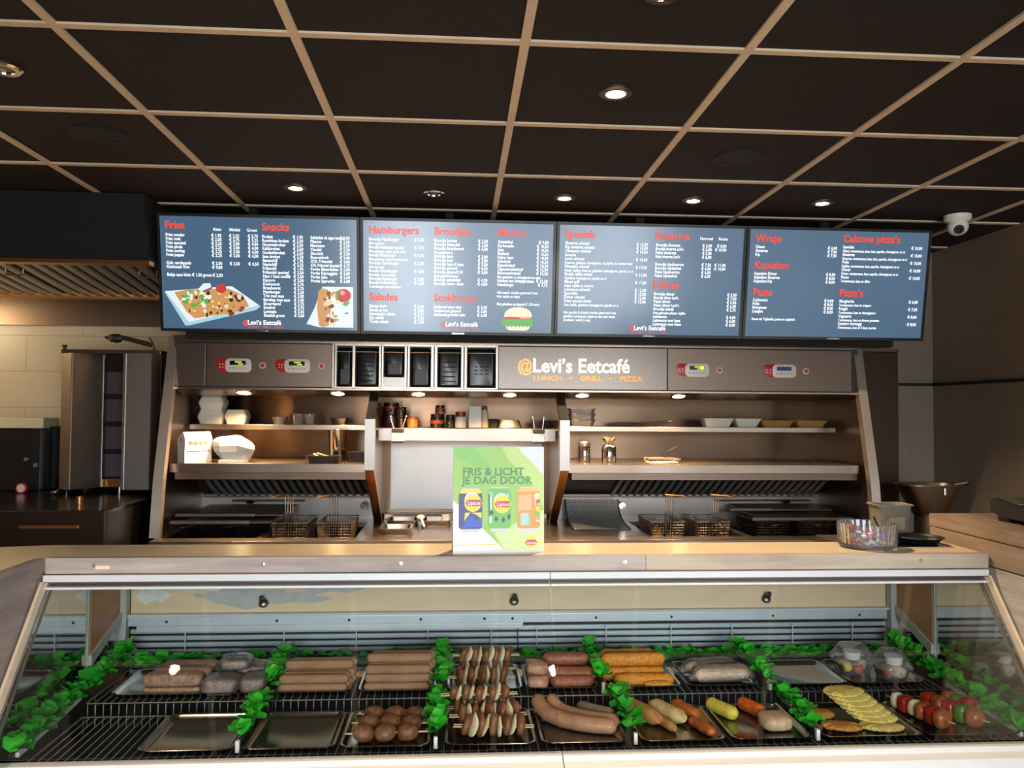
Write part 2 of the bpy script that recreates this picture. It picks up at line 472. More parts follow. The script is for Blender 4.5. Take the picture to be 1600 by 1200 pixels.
# ------------------------------------------------------------------ menu screens: content
SW, SH, BZ = .925, .545, .0135          # a screen's width, height and bezel
def su(u): return -SW / 2 + BZ + u * (SW - 2 * BZ)
def sv(v): return SH - BZ - v * (SH - 2 * BZ - .006)
NB = [0]
def nb(): NB[0] += 1; return NB[0]
def head(k, s, u, v): text(('h', k, nb()), s, su(u), sv(v + .027), .050, 'LEFT', .024, 'screen_red', .94)
def item(k, s, u, v, size=.0205, wide=.84): text(('w', k, NB[0]), s, su(u), sv(v + .012), size, 'LEFT', .02, 'screen_white', wide)
def price(k, s, u, v): text(('w', k, NB[0]), '\u20ac ' + s, su(u), sv(v + .012), .0205, 'RIGHT', .02, 'screen_white', .86)
def logo(k, u, v):
    i = nb(); text(('l', k, i), '@', su(u), sv(v + .014), .029, 'LEFT', .02, 'screen_red', .95)
    text(('l', k, i), "Levi\u2019s Eetcaf\u00e9", su(u + .026), sv(v + .014), .031, 'LEFT', .022, 'screen_white', .93)
    text(('l', k, i), 'LUNCH  \u2022  GRILL  \u2022  PIZZA', su(u + .027), sv(v + .042), .0125, 'LEFT', .01, 'screen_red', 1.12)
def block(k, u, v, dv, rows, pu=None, small=.0178):
    nb()
    for i, r in enumerate(rows):
        vv = v + dv * i
        if r is None: continue
        if isinstance(r, str): item(k, r, u, vv, small, .74)
        else:
            item(k, r[0], u, vv, .0205, .84 if len(r[0]) < 20 else .70)
            if r[1]: price(k, r[1], pu, vv)

# screen 0
head(0, 'Friet', .025, .085); head(0, 'Snacks', .515, .085)
for s, u in (('Klein', .31), ('Middel', .405), ('Groot', .49)):
    text(('w', 0, 0), s, su(u), sv(.125), .0195, 'RIGHT', .014, 'screen_white', .93)
for i, (n, a, b, c) in enumerate([
        ('Friet zonder', '1,95', '2,25', '2,75'), ('Friet mek', '2,00', '2,75', '3,25'), ('Friet speciaal', '2,25', '3,00', '4,00'),
        ('Friet pinda', '2,25', '3,00', '4,00'), ('Friet oorlog', '2,25', '3,00', '4,00'), ('Friet joppie', '2,25', '3,00', '4,00'),
        ('', '', '', ''), ('Geb. aardappels', '2,50', '3,50', '4,50'), ('Gezinszak friet', '9,00', '', '')]):
    if not n: continue
    v = .168 + .0357 * i; item(0, n, .028, v)
    for s, u in ((a, .31), (b, .40), (c, .495)):
        if s: price(0, s, u, v)
item(0, 'Bakje saus klein \u20ac 1,50 groot \u20ac 2,50', .028, .525)
block(0, .515, .168, .0357, [('Kroket', '1,95'), ('Rundvlees kroket', '2,50'), ('Groentekroket', '2,50'), ('Kalfskroket', '2,50'), ('Goulashkroket', '2,50'),
    ('Sate kroket', '2,50'), ('Bamischijf', '1,95'), ('Nasischijf', '2,25'), ('Frikandel', '1,95'), ('Frikandel speciaal', '2,50'), ('Ham / kaas souffl\u00e9', '2,50'),
    ('Kipcorn', '2,50'), ('Knakworst', '2,75'), ('Braadworst', '2,75'), ('Hamburger', '2,50'), ('Trio met saus', '3,00'), ('Berehap met saus', '3,00'),
    ('Shoarmarol', '2,75'), ('Smulrol', '2,75'), ('Loempia', '3,50'), ('Shaslick groot', '5,00')], .725)
block(0, .762, .168, .0357, [('Gehaktbal uit eigen keuken', '3,00'), ('Pikanto', '2,50'), ('Mexicano', '2,50'), ('Viandel', '2,50'), ('Sitostick', '2,50'), ('Boerenbrok', '3,00'),
    ('XXL Frikandel', '4,00'), ('XXL Frikandel Speciaal', '4,75'), ('Portie Bitterballen', '5,00'), ('Portie Kipnuggets', '5,00'), ('Portie Sate', '5,50'), ('Portie Spareribs', '6,00')], .965)
logo(0, .405, .955)
# screen 1
head(1, 'Hamburgers', .028, .088); head(1, 'Broodjes', .37, .088); head(1, "Menu\u2019s", .705, .088)
block(1, .03, .17, .0358, [('Broodje Hamburger', '3,50'), 'Met augurken', ('Broodje Hamburger speciaal', '3,75'), 'Met gebakken uitjes, sla & curry', ('Broodje Ricky burger', '3,75'),
    'Met gebakken uitjes en tricky saus', ('Broodje Sate burger', '3,75'), 'Met sate saus', ('Broodje Cheeseburger', '4,00'), 'Met kaas, ei en melding', ('Broodje Kipburger', '4,00'),
    ('Broodje Dubbelburger', '5,50'), '2 hamburgers met augurken'], .318)
head(1, 'Salades', .028, .7); block(1, .03, .78, .036, [('Slaatje klein', '3,00'), ('Slaatje groot', '4,00'), ('Gemengde salade', '5,75'), ('Kip salade', '7,50'), ('Tonijn salade', '7,50')], .318)
block(1, .37, .17, .0358, [('Broodje kroket', '3,50'), ('Broodje frikandel', '3,50'), ('Broodje braadworst', '4,00'), 'Met gebakken ei', ('Broodje ham', '3,00'), ('Broodje kaas', '3,00'),
    ('Broodje ham & kaas', '3,50'), ('Broodje gezond', '4,50'), ('Broodje gezond 2.0', '5,00'), 'Spek gebakken brood', ('Broodje gehaktbal', '4,50'), ('Broodje warm vlees', '6,00')], .653)
head(1, 'Stokbrood', .37, .7); block(1, .37, .78, .036, [('Stokbrood warm vlees', '5,50'), ('Stokbrood gezond', '5,00'), ('Stokbrood gerookte zalm', '6,50')], .653)
block(1, .705, .17, .0358, [('Gehaktbal', '9,00'), ('Karbonade', '10,50'), ('Sate', '10,50'), ('Biefstuk', '15,50'), ('Halve haan', '10,00'), ('Schnitzel', '10,50'), ('Kipschnitzel', '10,50'),
    ('Zigeunerschnitzel', '12,50'), ('Boerenschnitzel', '12,50'), 'Met gebakken ui, champignons en spek', ('Schnitzel met champignonsaus', '12,50'), ('Hamburger', '9,75'), None,
    "Alle menu\u2019s worden geserveerd met", 'friet, salade en mayo', None, 'Met gebakken aardappels \u20ac 1,50 extra'], .975)
logo(1, .405, .945)
# screen 2
head(2, 'Specials', .028, .088); head(2, 'Shoarma', .515, .088); head(2, 'D\u00f6ner', .515, .545)
block(2, .03, .168, .0357, [('Shoarma schotel', '12,00'), ('Kip shoarma schotel', '13,00'), ('Cleopatra schotel', '14,00'), 'Barmousa', ("Levi\u2019s schotel", '14,00'),
    'Shoarma, gebakken champignons, ui, paprika en tomaten kaas', ('Filetspies schotel', '17,00'), 'Kebab, kipfilet, shoarma, gebakken champignons, paprika en ui', ('Shaslick kipfilet schotel', '15,00'),
    'Gebakken champignons, paprika en ui', ('Mixed grill', '17,00'), 'Kebab, kipfilet en shoarma', ('Lahmacun schotel', '12,00'), ('Spareribs', '15,00'), ('D\u00f6ner schotel', '12,00'),
    ('D\u00f6ner speciaal schotel', '13,00'), 'Uien, kebab, gebakken champignons, paprika en ui', None, 'Alle specials & schotels worden geserveerd met', 'gebakken aardappels, salade en saus naar keuze',
    '(knoflook | witlof | rode)'], .475)
text(('w', 2, 0), 'Normaal', su(.83), sv(.112), .0195, 'RIGHT', .014, 'screen_white', .93); text(('w', 2, 0), 'Reuze', su(.91), sv(.112), .0195, 'RIGHT', .014, 'screen_white', .93)
block(2, .518, .168, .0357, [('Broodje shoarma', '5,00'), ("Broodje shoarma Levi\u2019s", '6,00'), ('Pakat shoarma', '5,00'), ("Pakat shoarma Levi\u2019s", '6,00'), None, ('Broodje kipshoarma', '7,50'), ('Broodje kipdashuk', '6,00'),
    ('Pakat kipshoarma', '6,00'), ('Pakat kipdashuk', '6,00')], .825)
for s, i in (('8,00', 0), ('10,00', 1), ('11,00', 5), ('10,00', 6)): price(2, s, .905, .168 + .0357 * i)
block(2, .518, .625, .0357, [('Broodje d\u00f6ner', '5,00'), ("Broodje d\u00f6ner Levi\u2019s", '7,00'), ('Pakat d\u00f6ner', '5,00'), ("Pakat d\u00f6ner Levi\u2019s", '6,00'), ('Broodje kebab', '5,75'), 'Friet gebraden pikbaar uitgifte',
    ('Lahmacun', '4,00'), ('Lahmacun met kaas', '6,00'), ('Lahmacun met vlees', '6,00')], .975)
logo(2, .39, .955)
# screen 3
head(3, 'Wraps', .03, .088); head(3, 'Kapsalon', .03, .338); head(3, 'Pasta', .03, .595); head(3, "Calzone pizza\u2019s", .515, .075); head(3, "Pizza\u2019s", .515, .59)
block(3, .032, .165, .036, [('D\u00f6ner', '6,00'), ('Shoarma', '7,00'), ('Kip', '7,50')], .485)
block(3, .032, .415, .036, [('Kapsalon D\u00f6ner', '8,00'), ('Kapsalon Shoarma', '8,00'), ('Kapsalon Kip', '8,00')], .485)
block(3, .032, .665, .036, [('Carbonara', '8,00'), ('Pollo', '8,00'), ('Bolognese', '8,00'), ('Lasagne', '8,00'), None, 'Keuze uit: Tagliatelle, penne en spaghetti'], .485)
block(3, .518, .15, .0357, [('Speciale', '10,00'), 'Salami, tomatensaus, kaas, ham, paprika, champignons en ui', ('Shoarma', '10,00'), 'Shoarma, tomatensaus, kaas, ham, paprika, champignons en ui', ('Pollo', '10,00'),
    'Kipfilet, tomatensaus, kaas, paprika, champignons en ui', ('D\u00f6ner', '10,00'), 'D\u00f6ner, tomatensaus, kaas, paprika, champignons en ui', ('Pesce', '10,00'), 'Tomatensaus, kaas en dillen'], .965)
block(3, .518, .665, .036, [('Margherita', '6,00'), 'Tomatensaus, kaas en oregano', ('Funghi', '7,50'), 'Tomatensaus, kaas en champignons', ('Vegetario', '8,00'), 'Tomatensaus, kaas en diverse groenten', ('Quattro formaggi', '8,00'),
    'Tomatensaus, kaas en 4 kaas soorten'], .965)
# shop sign on the hood panel and the poster
text('sign_white', "Levi\u2019s Eetcaf\u00e9", .368, 1.795, .0985, 'LEFT', .022, 'white_letters', .93)
text('sign_at', '@', .292, 1.797, .088, 'LEFT', .02, 'copper_letters', .88)
text('sign_orange', 'LUNCH   \u2022   GRILL   \u2022   PIZZA', .372, 1.754, .034, 'LEFT', .014, 'orange_letters', 1.28)
text('slogan', 'FRIS & LICHT', -.089, .186, .0262, 'LEFT', .02, 'print_dark_green', 1.0)
text('slogan', 'JE DAG DOOR', -.089, .165, .0262, 'LEFT', .02, 'print_dark_green', 1.0)
for wd, cx, cz, s in (('Lipton', -.0615, .1198, .0132), ('Lipton', .0098, .1160, .0132), ('Lip', .0960, .1172, .0120), ('Lipton', .0795, .0232, .0098)):
    text('brand', wd, cx, cz - s * .34, s, 'CENTER', .02, 'print_white', .9)
emit('screen_white', '#f2f6fa', 1.05)
emit('screen_red', '#f0482e', .85)
emit('screen_blue', '#516f8b', .62, '#05070a', .2)
M['screen_blue'].node_tree.nodes['Principled BSDF'].inputs['Specular IOR Level'].default_value = .8
for n, col in (('pic_white', '#e9f2f4'), ('pic_plate_edge', '#a9d4e2'), ('pic_tan', '#cf9a5c'), ('pic_brown', '#8a3f22'), ('pic_cream', '#f0dcae'), ('pic_green', '#62b04c'),
               ('pic_red', '#cf3f34'), ('pic_purple', '#8f4a74'), ('pic_dark', '#3b2c28'), ('pic_bun', '#f6e8c8'), ('pic_pink', '#e8a0a0')):
    emit(n, col, .75)
for n, col in (('print_white', '#d9d7d6'), ('print_green', '#8fbb45'), ('print_green_mid', '#76b741'), ('print_green_light', '#b4cf6c'), ('print_green_pale', '#c2d98e'),
               ('print_dark_green', '#2a7a35'), ('print_yellow', '#f0c81e'), ('print_red', '#b7202c'), ('print_blue', '#16246e'), ('print_blue_bright', '#2446b4'), ('print_orange', '#ee8a1c'),
               ('print_orange_light', '#f6b24c'), ('print_peach', '#e8a878'), ('print_teal', '#7fc0b0'), ('print_silver', '#c4c4c6'), ('print_can_green', '#5fae3c'), ('print_deep', '#1f3f30')):
    plain(n, col, .35, 0, .02, 10)
LETTERS = make_texts()

# ------------------------------------------------------------------ the room
CEIL = 2.57; BACK_Y = 4.62; RIGHT_X = 2.84; LEFT_X = -3.3
struct('floor', MB().box(LEFT_X - .1, RIGHT_X + .1, FRONT_Y - .1, BACK_Y + .1, -.1, 0), 'floor_tile')
struct('ceiling', MB().box(LEFT_X - .1, RIGHT_X + .1, FRONT_Y - .1, BACK_Y + .1, CEIL + .004, CEIL + .1), 'ceiling_black')
struct('wall_back', MB().mat('tile_back').box(LEFT_X - .1, 1.0, BACK_Y, BACK_Y + .1, 0, CEIL).mat('tile_back_shaded').box(1.0, RIGHT_X + .1, BACK_Y, BACK_Y + .1, 0, CEIL))  # right part takes the tile colour with shade painted in
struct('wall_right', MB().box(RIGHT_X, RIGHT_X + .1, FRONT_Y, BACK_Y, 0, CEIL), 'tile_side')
struct('wall_left', MB().box(LEFT_X - .1, LEFT_X, FRONT_Y, BACK_Y, 0, CEIL), 'plaster')
w = MB(); xs = [LEFT_X] + [x for p in WINDOWS for x in p] + [RIGHT_X]
for a, b in zip(xs[::2], xs[1::2]): w.box(a, b, FRONT_Y - .1, FRONT_Y, 0, CEIL)
for a, b in WINDOWS: w.box(a, b, FRONT_Y - .1, FRONT_Y, 0, WIN_Z[0]).box(a, b, FRONT_Y - .1, FRONT_Y, WIN_Z[1], CEIL)
struct('wall_front', w, 'plaster')
for i, (a, b) in enumerate(WINDOWS):
    o = struct('window_%d' % (i + 1), MB().box(a, b, FRONT_Y - .055, FRONT_Y - .05, *WIN_Z), 'window_glass')
    f = MB(); t = .04
    f.box(a, a + t, FRONT_Y - .08, FRONT_Y - .02, *WIN_Z).box(b - t, b, FRONT_Y - .08, FRONT_Y - .02, *WIN_Z)
    f.box(a + t, b - t, FRONT_Y - .08, FRONT_Y - .02, WIN_Z[0], WIN_Z[0] + t).box(a + t, b - t, FRONT_Y - .08, FRONT_Y - .02, WIN_Z[1] - t, WIN_Z[1])
    f.build('window_frame', 'dark_grey', o)
g = MB(); gw = .0125; X0, Y0, P = .167, 2.074, .6
for i in range(-6, 6):
    x = X0 + P * i
    if LEFT_X < x < RIGHT_X: g.box(x - gw, x + gw, FRONT_Y, BACK_Y, CEIL - .003, CEIL + .006)
for j in range(-9, 5):
    y = Y0 + P * j
    if FRONT_Y < y < BACK_Y: g.box(LEFT_X, RIGHT_X, y - gw, y + gw, CEIL - .0025, CEIL + .006)
struct('trim_1', g, 'grid_beige')
struct('trim_2', MB().box(RIGHT_X - .012, RIGHT_X, 2.0, BACK_Y, 1.765, 1.782).box(2.5, RIGHT_X - .012, BACK_Y - .012, BACK_Y, 1.765, 1.782), 'black_matte')

# recessed downlights, one in the middle of a ceiling tile
def downlight(x, y, lit, label, power=85, lens=.029):
    t = thing('downlight', label, 'ceiling light', (x, y, CEIL), group='downlights in the black ceiling')
    MB().lathe((x, y, CEIL), [(lens, .004), (lens + .002, -.006), (.045, -.007), (.051, -.002), (.051, .004)], 28).build('trim_ring', 'chrome' if not lit else 'dull_steel', t)
    MB().lathe((x, y, CEIL), [(.0, -.002), (lens * .6, -.003), (lens, .001), (lens, .004)], 24).build('lamp_glass', 'lamp_lit' if lit else 'lamp_off', t)
    if lit:
        ld = bpy.data.lights.new('downlight_beam', 'SPOT'); ld.energy = power; ld.color = (1, .76, .48); ld.spot_size = 1.75; ld.spot_blend = .7; ld.shadow_soft_size = .012
        lo = bpy.data.objects.new('downlight_beam', ld); C.objects.link(lo); lo.parent = t; lo.location = (0, 0, -.03)
emit('lamp_lit', '#ffe9b8', 30); plain('lamp_off', '#9a948c', .2, .6)
downlight(.47, 2.382, True, 'lit downlight nearest the viewer, alone in the second row of black tiles')
downlight(-.719, 3.532, True, 'lit downlight above the menu screen headed Friet')
downlight(-.117, 3.569, False, 'unlit chrome downlight above the menu screen headed Hamburgers')
downlight(.474, 3.589, True, 'lit downlight above the left part of the Specials menu screen')
downlight(1.066, 3.578, True, 'lit downlight above the right part of the Shoarma menu screen')
downlight(1.67, 3.566, True, 'lit downlight above the Wraps and Calzone menu screen')
downlight(-1.31, 2.356, False, 'unlit downlight at the left edge of the ceiling')
downlight(.464, 1.795, False, 'downlight ring cut by the upper edge of the picture')
for x, y in ((-1.17, .852), (.42, .82)): downlight(x, y, True, 'lit downlight over the shop floor, mirrored as a bright spot in the case glass', power=42, lens=.019)
for x, y, lab in ((-1.281, 2.904, 'black round ceiling speaker near the left exhaust hood'), (1.061, 2.962, 'black round ceiling speaker before the two right screens')):
    t = thing('ceiling_speaker', lab, 'ceiling speaker', (x, y, CEIL), group='round black speakers in the ceiling')
    MB().lathe((x, y, CEIL), [(.07, .004), (.07, -.006), (.085, -.007), (.095, -.002), (.095, .004)], 32).build('rim', 'black_matte', t)
    MB().lathe((x, y, CEIL), [(0, -.004), (.05, -.005), (.07, -.003), (.07, .004)], 32).build('grille', 'black_matte', t)
cx, cy = 2.43, 3.735
t = thing('security_camera', 'white dome security camera on the ceiling by the right wall', 'security camera', (cx, cy, CEIL))
MB().lathe((cx, cy, CEIL), [(0, 0), (.062, 0), (.062, -.02), (.05, -.032), (0, -.034)], 28).build('mount', 'white_plastic', t)
MB().ball((cx, cy, CEIL - .055), (.048, .048, .044), 24, 14).build('dome', 'white_plastic', t)
d = Vector((-.35, -.8, -.5)).normalized(); c0 = Vector((cx, cy, CEIL - .055))
MB().cyl(c0 + d * .03, c0 + d * .049, .026, .022, 20).build('lens_ring', 'dark_grey', t)
MB().ball(c0 + d * .044, (.014, .014, .014), 14, 8).build('lens', 'black_gloss', t)

# ------------------------------------------------------------------ the four menu screens
TILT = math.radians(9.4)
pics = {}
def pp(k): return pics.setdefault(k, MB())
def quad(b, mat, pts, y): b.mat(mat).poly([(su(u), sv(v)) for u, v in pts], y)
b = pp(0)                                                # pizza plate and sandwich on the first screen
quad(b, 'pic_plate_edge', [(.01, .68), (.36, .625), (.5, .80), (.475, .835), (.13, .985), (.11, .985)], -.0006)
quad(b, 'pic_white', [(.015, .675), (.35, .62), (.49, .79), (.13, .955)], -.0009)
quad(b, 'pic_tan', [(.06, .685), (.13, .655), (.34, .645), (.41, .70), (.44, .80), (.36, .86), (.16, .92), (.12, .86)], -.0012)
r2 = random.Random(3)
def blobs(b, n, inside, mats, rmin, rmax, y):
    for i in range(n):
        while True:
            u, v = r2.uniform(inside[0], inside[1]), r2.uniform(inside[2], inside[3])
            if inside[4](u, v): break
        b.mat(r2.choice(mats)); a = r2.uniform(0, PI)
        ru, rv = r2.uniform(rmin, rmax), r2.uniform(rmin, rmax)
        b.poly([(su(u) + (ru * math.cos(t + a)) * r2.uniform(.7, 1.2), sv(v) + rv * math.sin(t + a) * r2.uniform(.7, 1.2)) for t in [2 * PI * k / 9 for k in range(9)]], y - .00002 * i)
el = lambda cu, cv, ru, rv: (lambda u, v: ((u - cu) / ru) ** 2 + ((v - cv) / rv) ** 2 < 1)
blobs(b, 90, (.07, .44, .65, .9, el(.26, .775, .17, .115)), ['pic_brown', 'pic_cream', 'pic_tan', 'pic_cream', 'pic_dark', 'pic_tan'], .004, .013, -.0015)
blobs(b, 26, (.1, .27, .62, .8, el(.17, .73, .075, .085)), ['pic_white', 'pic_green', 'pic_green', 'pic_white'], .006, .014, -.0036)
quad(b, 'pic_white', [(.18, .66), (.21, .60), (.245, .595), (.25, .63), (.22, .665)], -.0042)
quad(b, 'pic_purple', [(.20, .672), (.25, .632), (.25, .615), (.257, .622), (.25, .65), (.215, .68)], -.0043)
b.mat('pic_red').disc(su(.30), sv(.645), .024, .021, -.0044)
quad(b, 'pic_green', [(.14, .82), (.2, .755), (.22, .735), (.21, .76), (.16, .815)], -.0045)
quad(b, 'pic_white', [(.735, .955), (.78, .80), (.82, .61), (.98, .61), (.98, .985), (.80, .985)], -.0006)
b.mat('pic_tan')
quad(b, 'pic_tan', [(.80, .65), (.82, .625), (.85, .64), (.865, .80), (.85, .97), (.82, .985), (.80, .97), (.79, .8)], -.0012)
blobs(b, 40, (.83, .92, .66, .98, el(.865, .82, .045, .16)), ['pic_brown', 'pic_tan', 'pic_cream', 'pic_white', 'pic_cream'], .005, .013, -.0016)
b.mat('pic_red').disc(su(.93), sv(.69), .035, .032, -.003); b.mat('pic_green').disc(su(.895), sv(.69), .007, .024, -.0033); b.mat('pic_pink').disc(su(.925), sv(.665), .012, .012, -.0034)
quad(b, 'pic_green', [(.92, .77), (.945, .74), (.965, .745), (.945, .79)], -.0034); quad(b, 'pic_dark', [(.93, .85), (.955, .845), (.95, .862)], -.0034)
b = pp(1)                                                # hamburger on the second screen
b.mat('pic_pink').poly([(su(.76), sv(.93)), (su(.88), sv(.93)), (su(.885), sv(.95)), (su(.87), sv(.985)), (su(.77), sv(.985)), (su(.755), sv(.95))], -.0006)
b.mat('pic_cream'); quad(b, 'pic_bun', [(.755, .945), (.885, .945), (.88, .975), (.865, .99), (.775, .99), (.76, .975)], -.0007)
b.mat('pic_green').poly([(su(.735 + .165 * k / 16), sv(.885 - .012 * (k % 2))) for k in range(17)] + [(su(.9 - .165 * k / 16), sv(.945 + .014 * (k % 2))) for k in range(17)], -.001)
quad(b, 'pic_red', [(.755, .86), (.88, .86), (.89, .885), (.745, .885)], -.0013); quad(b, 'pic_pink', [(.82, .865), (.885, .86), (.89, .875), (.84, .88)], -.0015)
b.mat('pic_bun').poly([(su(.82) + .067 * math.cos(PI * k / 20), sv(.862) + .047 * math.sin(PI * k / 20) ** .8) for k in range(21)], -.0018)

heads = ('Friet and Snacks', 'Hamburgers, Broodjes and Menu\u2019s', 'Specials, Shoarma and D\u00f6ner', 'Wraps, Kapsalon and Calzone')
for k in range(4):
    xc = -1.395 + SW / 2 + k * .9285
    t = thing('menu_screen', 'lit slate-blue menu screen headed ' + heads[k], 'screen', (xc, 3.85, 1.963), (TILT, 0, 0), 'blue menu screens above the frying range')
    cs = MB().box(-SW / 2, SW / 2, .004, .05, 0, SH, .003)
    cs.box(-SW / 2, SW / 2, -.004, .006, 0, BZ).box(-SW / 2, SW / 2, -.004, .006, SH - BZ, SH).box(-SW / 2, -SW / 2 + BZ, -.004, .006, BZ, SH - BZ).box(SW / 2 - BZ, SW / 2, -.004, .006, BZ, SH - BZ)
    cs.build('bezel', 'black_plastic', t, True)
    p = MB().box(-SW / 2 + BZ, SW / 2 - BZ, 0, .004, BZ, SH - BZ).build('display', 'screen_blue', t, True)
    for key in LETTERS:
        if isinstance(key, tuple) and key[1] == k:
            LETTERS[key].transform(Matrix.Translation((0, -.0052, 0))).build({'w': 'menu_text', 'h': 'menu_heading', 'l': 'shop_logo'}[key[0]], None, p, True, smooth=0, recalc=False)
    if k in pics: pics[k].build('food_picture', None, p, True, smooth=0, recalc=False)
    MB().box(-.03, .03, -.0062, .0, .0025, .0105, .001).build('badge', 'chrome', t, True)
t = thing('screen_mount', 'black mounting rail carrying the row of menu screens', 'mounting rail', (.45, 3.93, 1.93))
MB().box(-1.30, 2.19, 3.90, 3.97, 1.935, 1.972).build('rail', 'black_matte', t)
MB().box(-1.36, 2.28, 3.93, 3.96, 1.972, 2.5).build('back_plate', 'black_matte', t)
for x in (-1.0, -.05, .9, 1.85): MB().box(x - .02, x + .02, 3.925, 3.965, 2.5, CEIL).build('hanger', 'black_matte', t)

# ------------------------------------------------------------------ the stainless frying range along the back wall
DECK = 1.0
R = thing('frying_range', 'stainless steel frying range with canopy, shelves and fryers along the back wall', 'frying range', (.335, 4.2, 0))
XL, XR, PL, PR, RY = -1.385, 2.06, -.4225, .521, 4.545
vats = ((-1.35, -.935), (-.905, -.475), (.93, 1.385), (1.425, 2.03))
MB().box(XL, XR, 3.74, 4.55, .02, .90, .004).build('cabinet_body', 'steel', R)
dk = MB()
dk.box(XL, XR, 3.72, 3.82, .975, DECK, .004).box(XL, XR, 4.34, RY, .975, DECK)
cols = [XL] + [x for p in vats for x in p] + [XR]
for a, b_ in zip(cols[::2], cols[1::2]): dk.box(a, b_, 3.82, 4.34, .975, DECK)
dk.box(XL, XR, 3.725, 3.745, .9, .976)
dk.build('deck', 'steel', R)
for a, b_ in vats:
    v = MB(); v.box(a, b_, 3.82, 4.34, .905, .915).box(a, a + .004, 3.82, 4.34, .915, .975).box(b_ - .004, b_, 3.82, 4.34, .915, .975).box(a, b_, 3.82, 3.824, .915, .975).box(a, b_, 4.336, 4.34, .915, .975)
    v.build('fryer_vat', 'black_matte', R)
prof = [(3.83, .02), (3.83, 1.0), (3.862, 1.25), (3.93, 1.53), (3.985, 1.75), (4.03, 1.955)]
for x0, x1, nm in ((XL - .015, XL, 'side_panel'), (XR, XR + .015, 'side_panel')):
    MB().prism(prof + [(RY + .005, 1.955), (RY + .005, .02)], 'x', x0, x1).build(nm, 'steel_dark' , R)
    MB().prism([(y - .012, z) for y, z in prof[1:]] + [(y + .03, z) for y, z in prof[:0:-1]], 'x', x0 - .018, x1 + .012).build('edge_trim', 'trim_steel', R)
back = MB()
back.box(XL, PL - .02, RY - .01, RY, DECK, 1.70).box(PR + .02, XR, RY - .01, RY, DECK, 1.70).box(PL - .02, PR + .02, RY - .01, RY, DECK, 1.70)
MB().box(XL, PL - .02, 4.47, 4.49, DECK, 1.14).build('splashback', 'steel_soft', R); MB().box(PR + .02, XR, 4.47, 4.49, DECK, 1.14).build('splashback', 'steel_soft', R)
back.build('back_panel', 'steel_rear', R)
mb = MB().box(-.375, .477, RY - .018, RY - .011, 1.045, 1.44, .002); mb.build('middle_back_sheet', 'steel_sheet', R)
MB().box(PL + .02, PR - .02, 4.45, RY - .01, DECK, 1.03, .003).build('back_ledge', 'steel', R)
for x in (PL, PR):
    MB().prism([(4.075, 1.70), (4.075, 1.66), (3.905, 1.54), (3.90, 1.31), (4.36, DECK), (RY - .01, DECK), (RY - .01, 1.70)], 'x', x - .012, x + .012).build('partition', 'steel', R)
    MB().prism([(4.065, 1.69), (4.04, 1.655), (3.89, 1.555), (3.93, 1.555), (4.09, 1.66), (4.11, 1.69)], 'x', x - .022, x + .022).build('partition_edge', 'black_plastic', R)
    MB().prism([(3.89, 1.555), (3.885, 1.31), (3.925, 1.31), (3.93, 1.555)], 'x', x - .024, x + .024).build('partition_edge', 'steel_soft', R)
    MB().prism([(3.885, 1.31), (4.34, DECK), (4.38, DECK), (3.925, 1.31)], 'x', x - .021, x + .021).build('partition_edge', 'gold_steel', R)
# canopy
MB().box(XL, XR, 4.006, RY, 1.70, 1.955).build('canopy_body', 'dark_grey', R)
MB().box(XL, XR, 3.992, 4.0065, 1.925, 1.957, .002).box(XL, XR, 3.992, 4.0065, 1.694, 1.706, .002).build('canopy_rail', 'steel', R)
MB().prism([(3.994, 1.6945), (4.0, 1.70), (RY - .02, 1.70), (RY - .02, 1.668), (4.095, 1.668)], 'x', XL + .01, XR - .01).build('canopy_lip', 'steel', R)
for x0, x1, m in ((XL + .012, -1.233, 'steel_dark'), (-1.226, -.624, 'steel_dark'), (1.06, 2.02, 'steel_dark')):
    MB().box(x0, x1, 3.994, 4.0065, 1.709, 1.921, .0015).build('control_fascia', m, R)
sp = MB().box(.199, 1.055, 3.994, 4.0065, 1.709, 1.921, .0015).build('sign_fascia', 'sign_steel', R)
for key, nm in (('sign_at', 'shop_emblem'), ('sign_white', 'shop_lettering'), ('sign_orange', 'shop_tagline')):
    b = LETTERS[key].transform(Matrix.Translation((0, 3.9945, 0)))
    ret = bmesh.ops.extrude_face_region(b.bm, geom=b.bm.faces[:])
    bmesh.ops.translate(b.bm, vec=(0, -.003, 0), verts=[e for e in ret['geom'] if isinstance(e, bmesh.types.BMVert)])
    b.build(nm, None, sp, smooth=0)
# dispenser frame with six slots
slots = ((-.599, -.523), (-.509, -.393), (-.370, -.267), (-.241, -.137), (-.105, .012), (.042, .185))
fr = MB(); edges = [-.622] + [x for s in slots for x in s] + [.197]
for a, b_ in zip(edges[::2], edges[1::2]):
    n = 2 if b_ - a > .018 else 1; wd = (b_ - a - .003 * (n - 1)) / n
    for i in range(n): fr.box(a + i * (wd + .003), a + i * (wd + .003) + wd, 3.985, 4.0065, 1.706, 1.921, .0015)
fr.box(-.622, .197, 3.989, 4.0065, 1.915, 1.925).box(-.622, .197, 3.989, 4.0065, 1.706, 1.712)
fr.build('dispenser_frame', 'steel_vertical', R)
MB().box(-.372, -.265, 3.988, 4.0055, 1.712, 1.762, .001).build('slot_plate', 'steel_soft', R)
slot_labels = ('narrowest black tray stack, in the first dispenser slot from the left', 'glossy black tray stack in the second dispenser slot', 'short black tray stack above a steel plate in the third slot',
               'black tray stack in the fourth dispenser slot', 'black ribbed tray stack with white edge line in the fifth slot', 'widest black tray stack, in the last slot beside the shop sign')
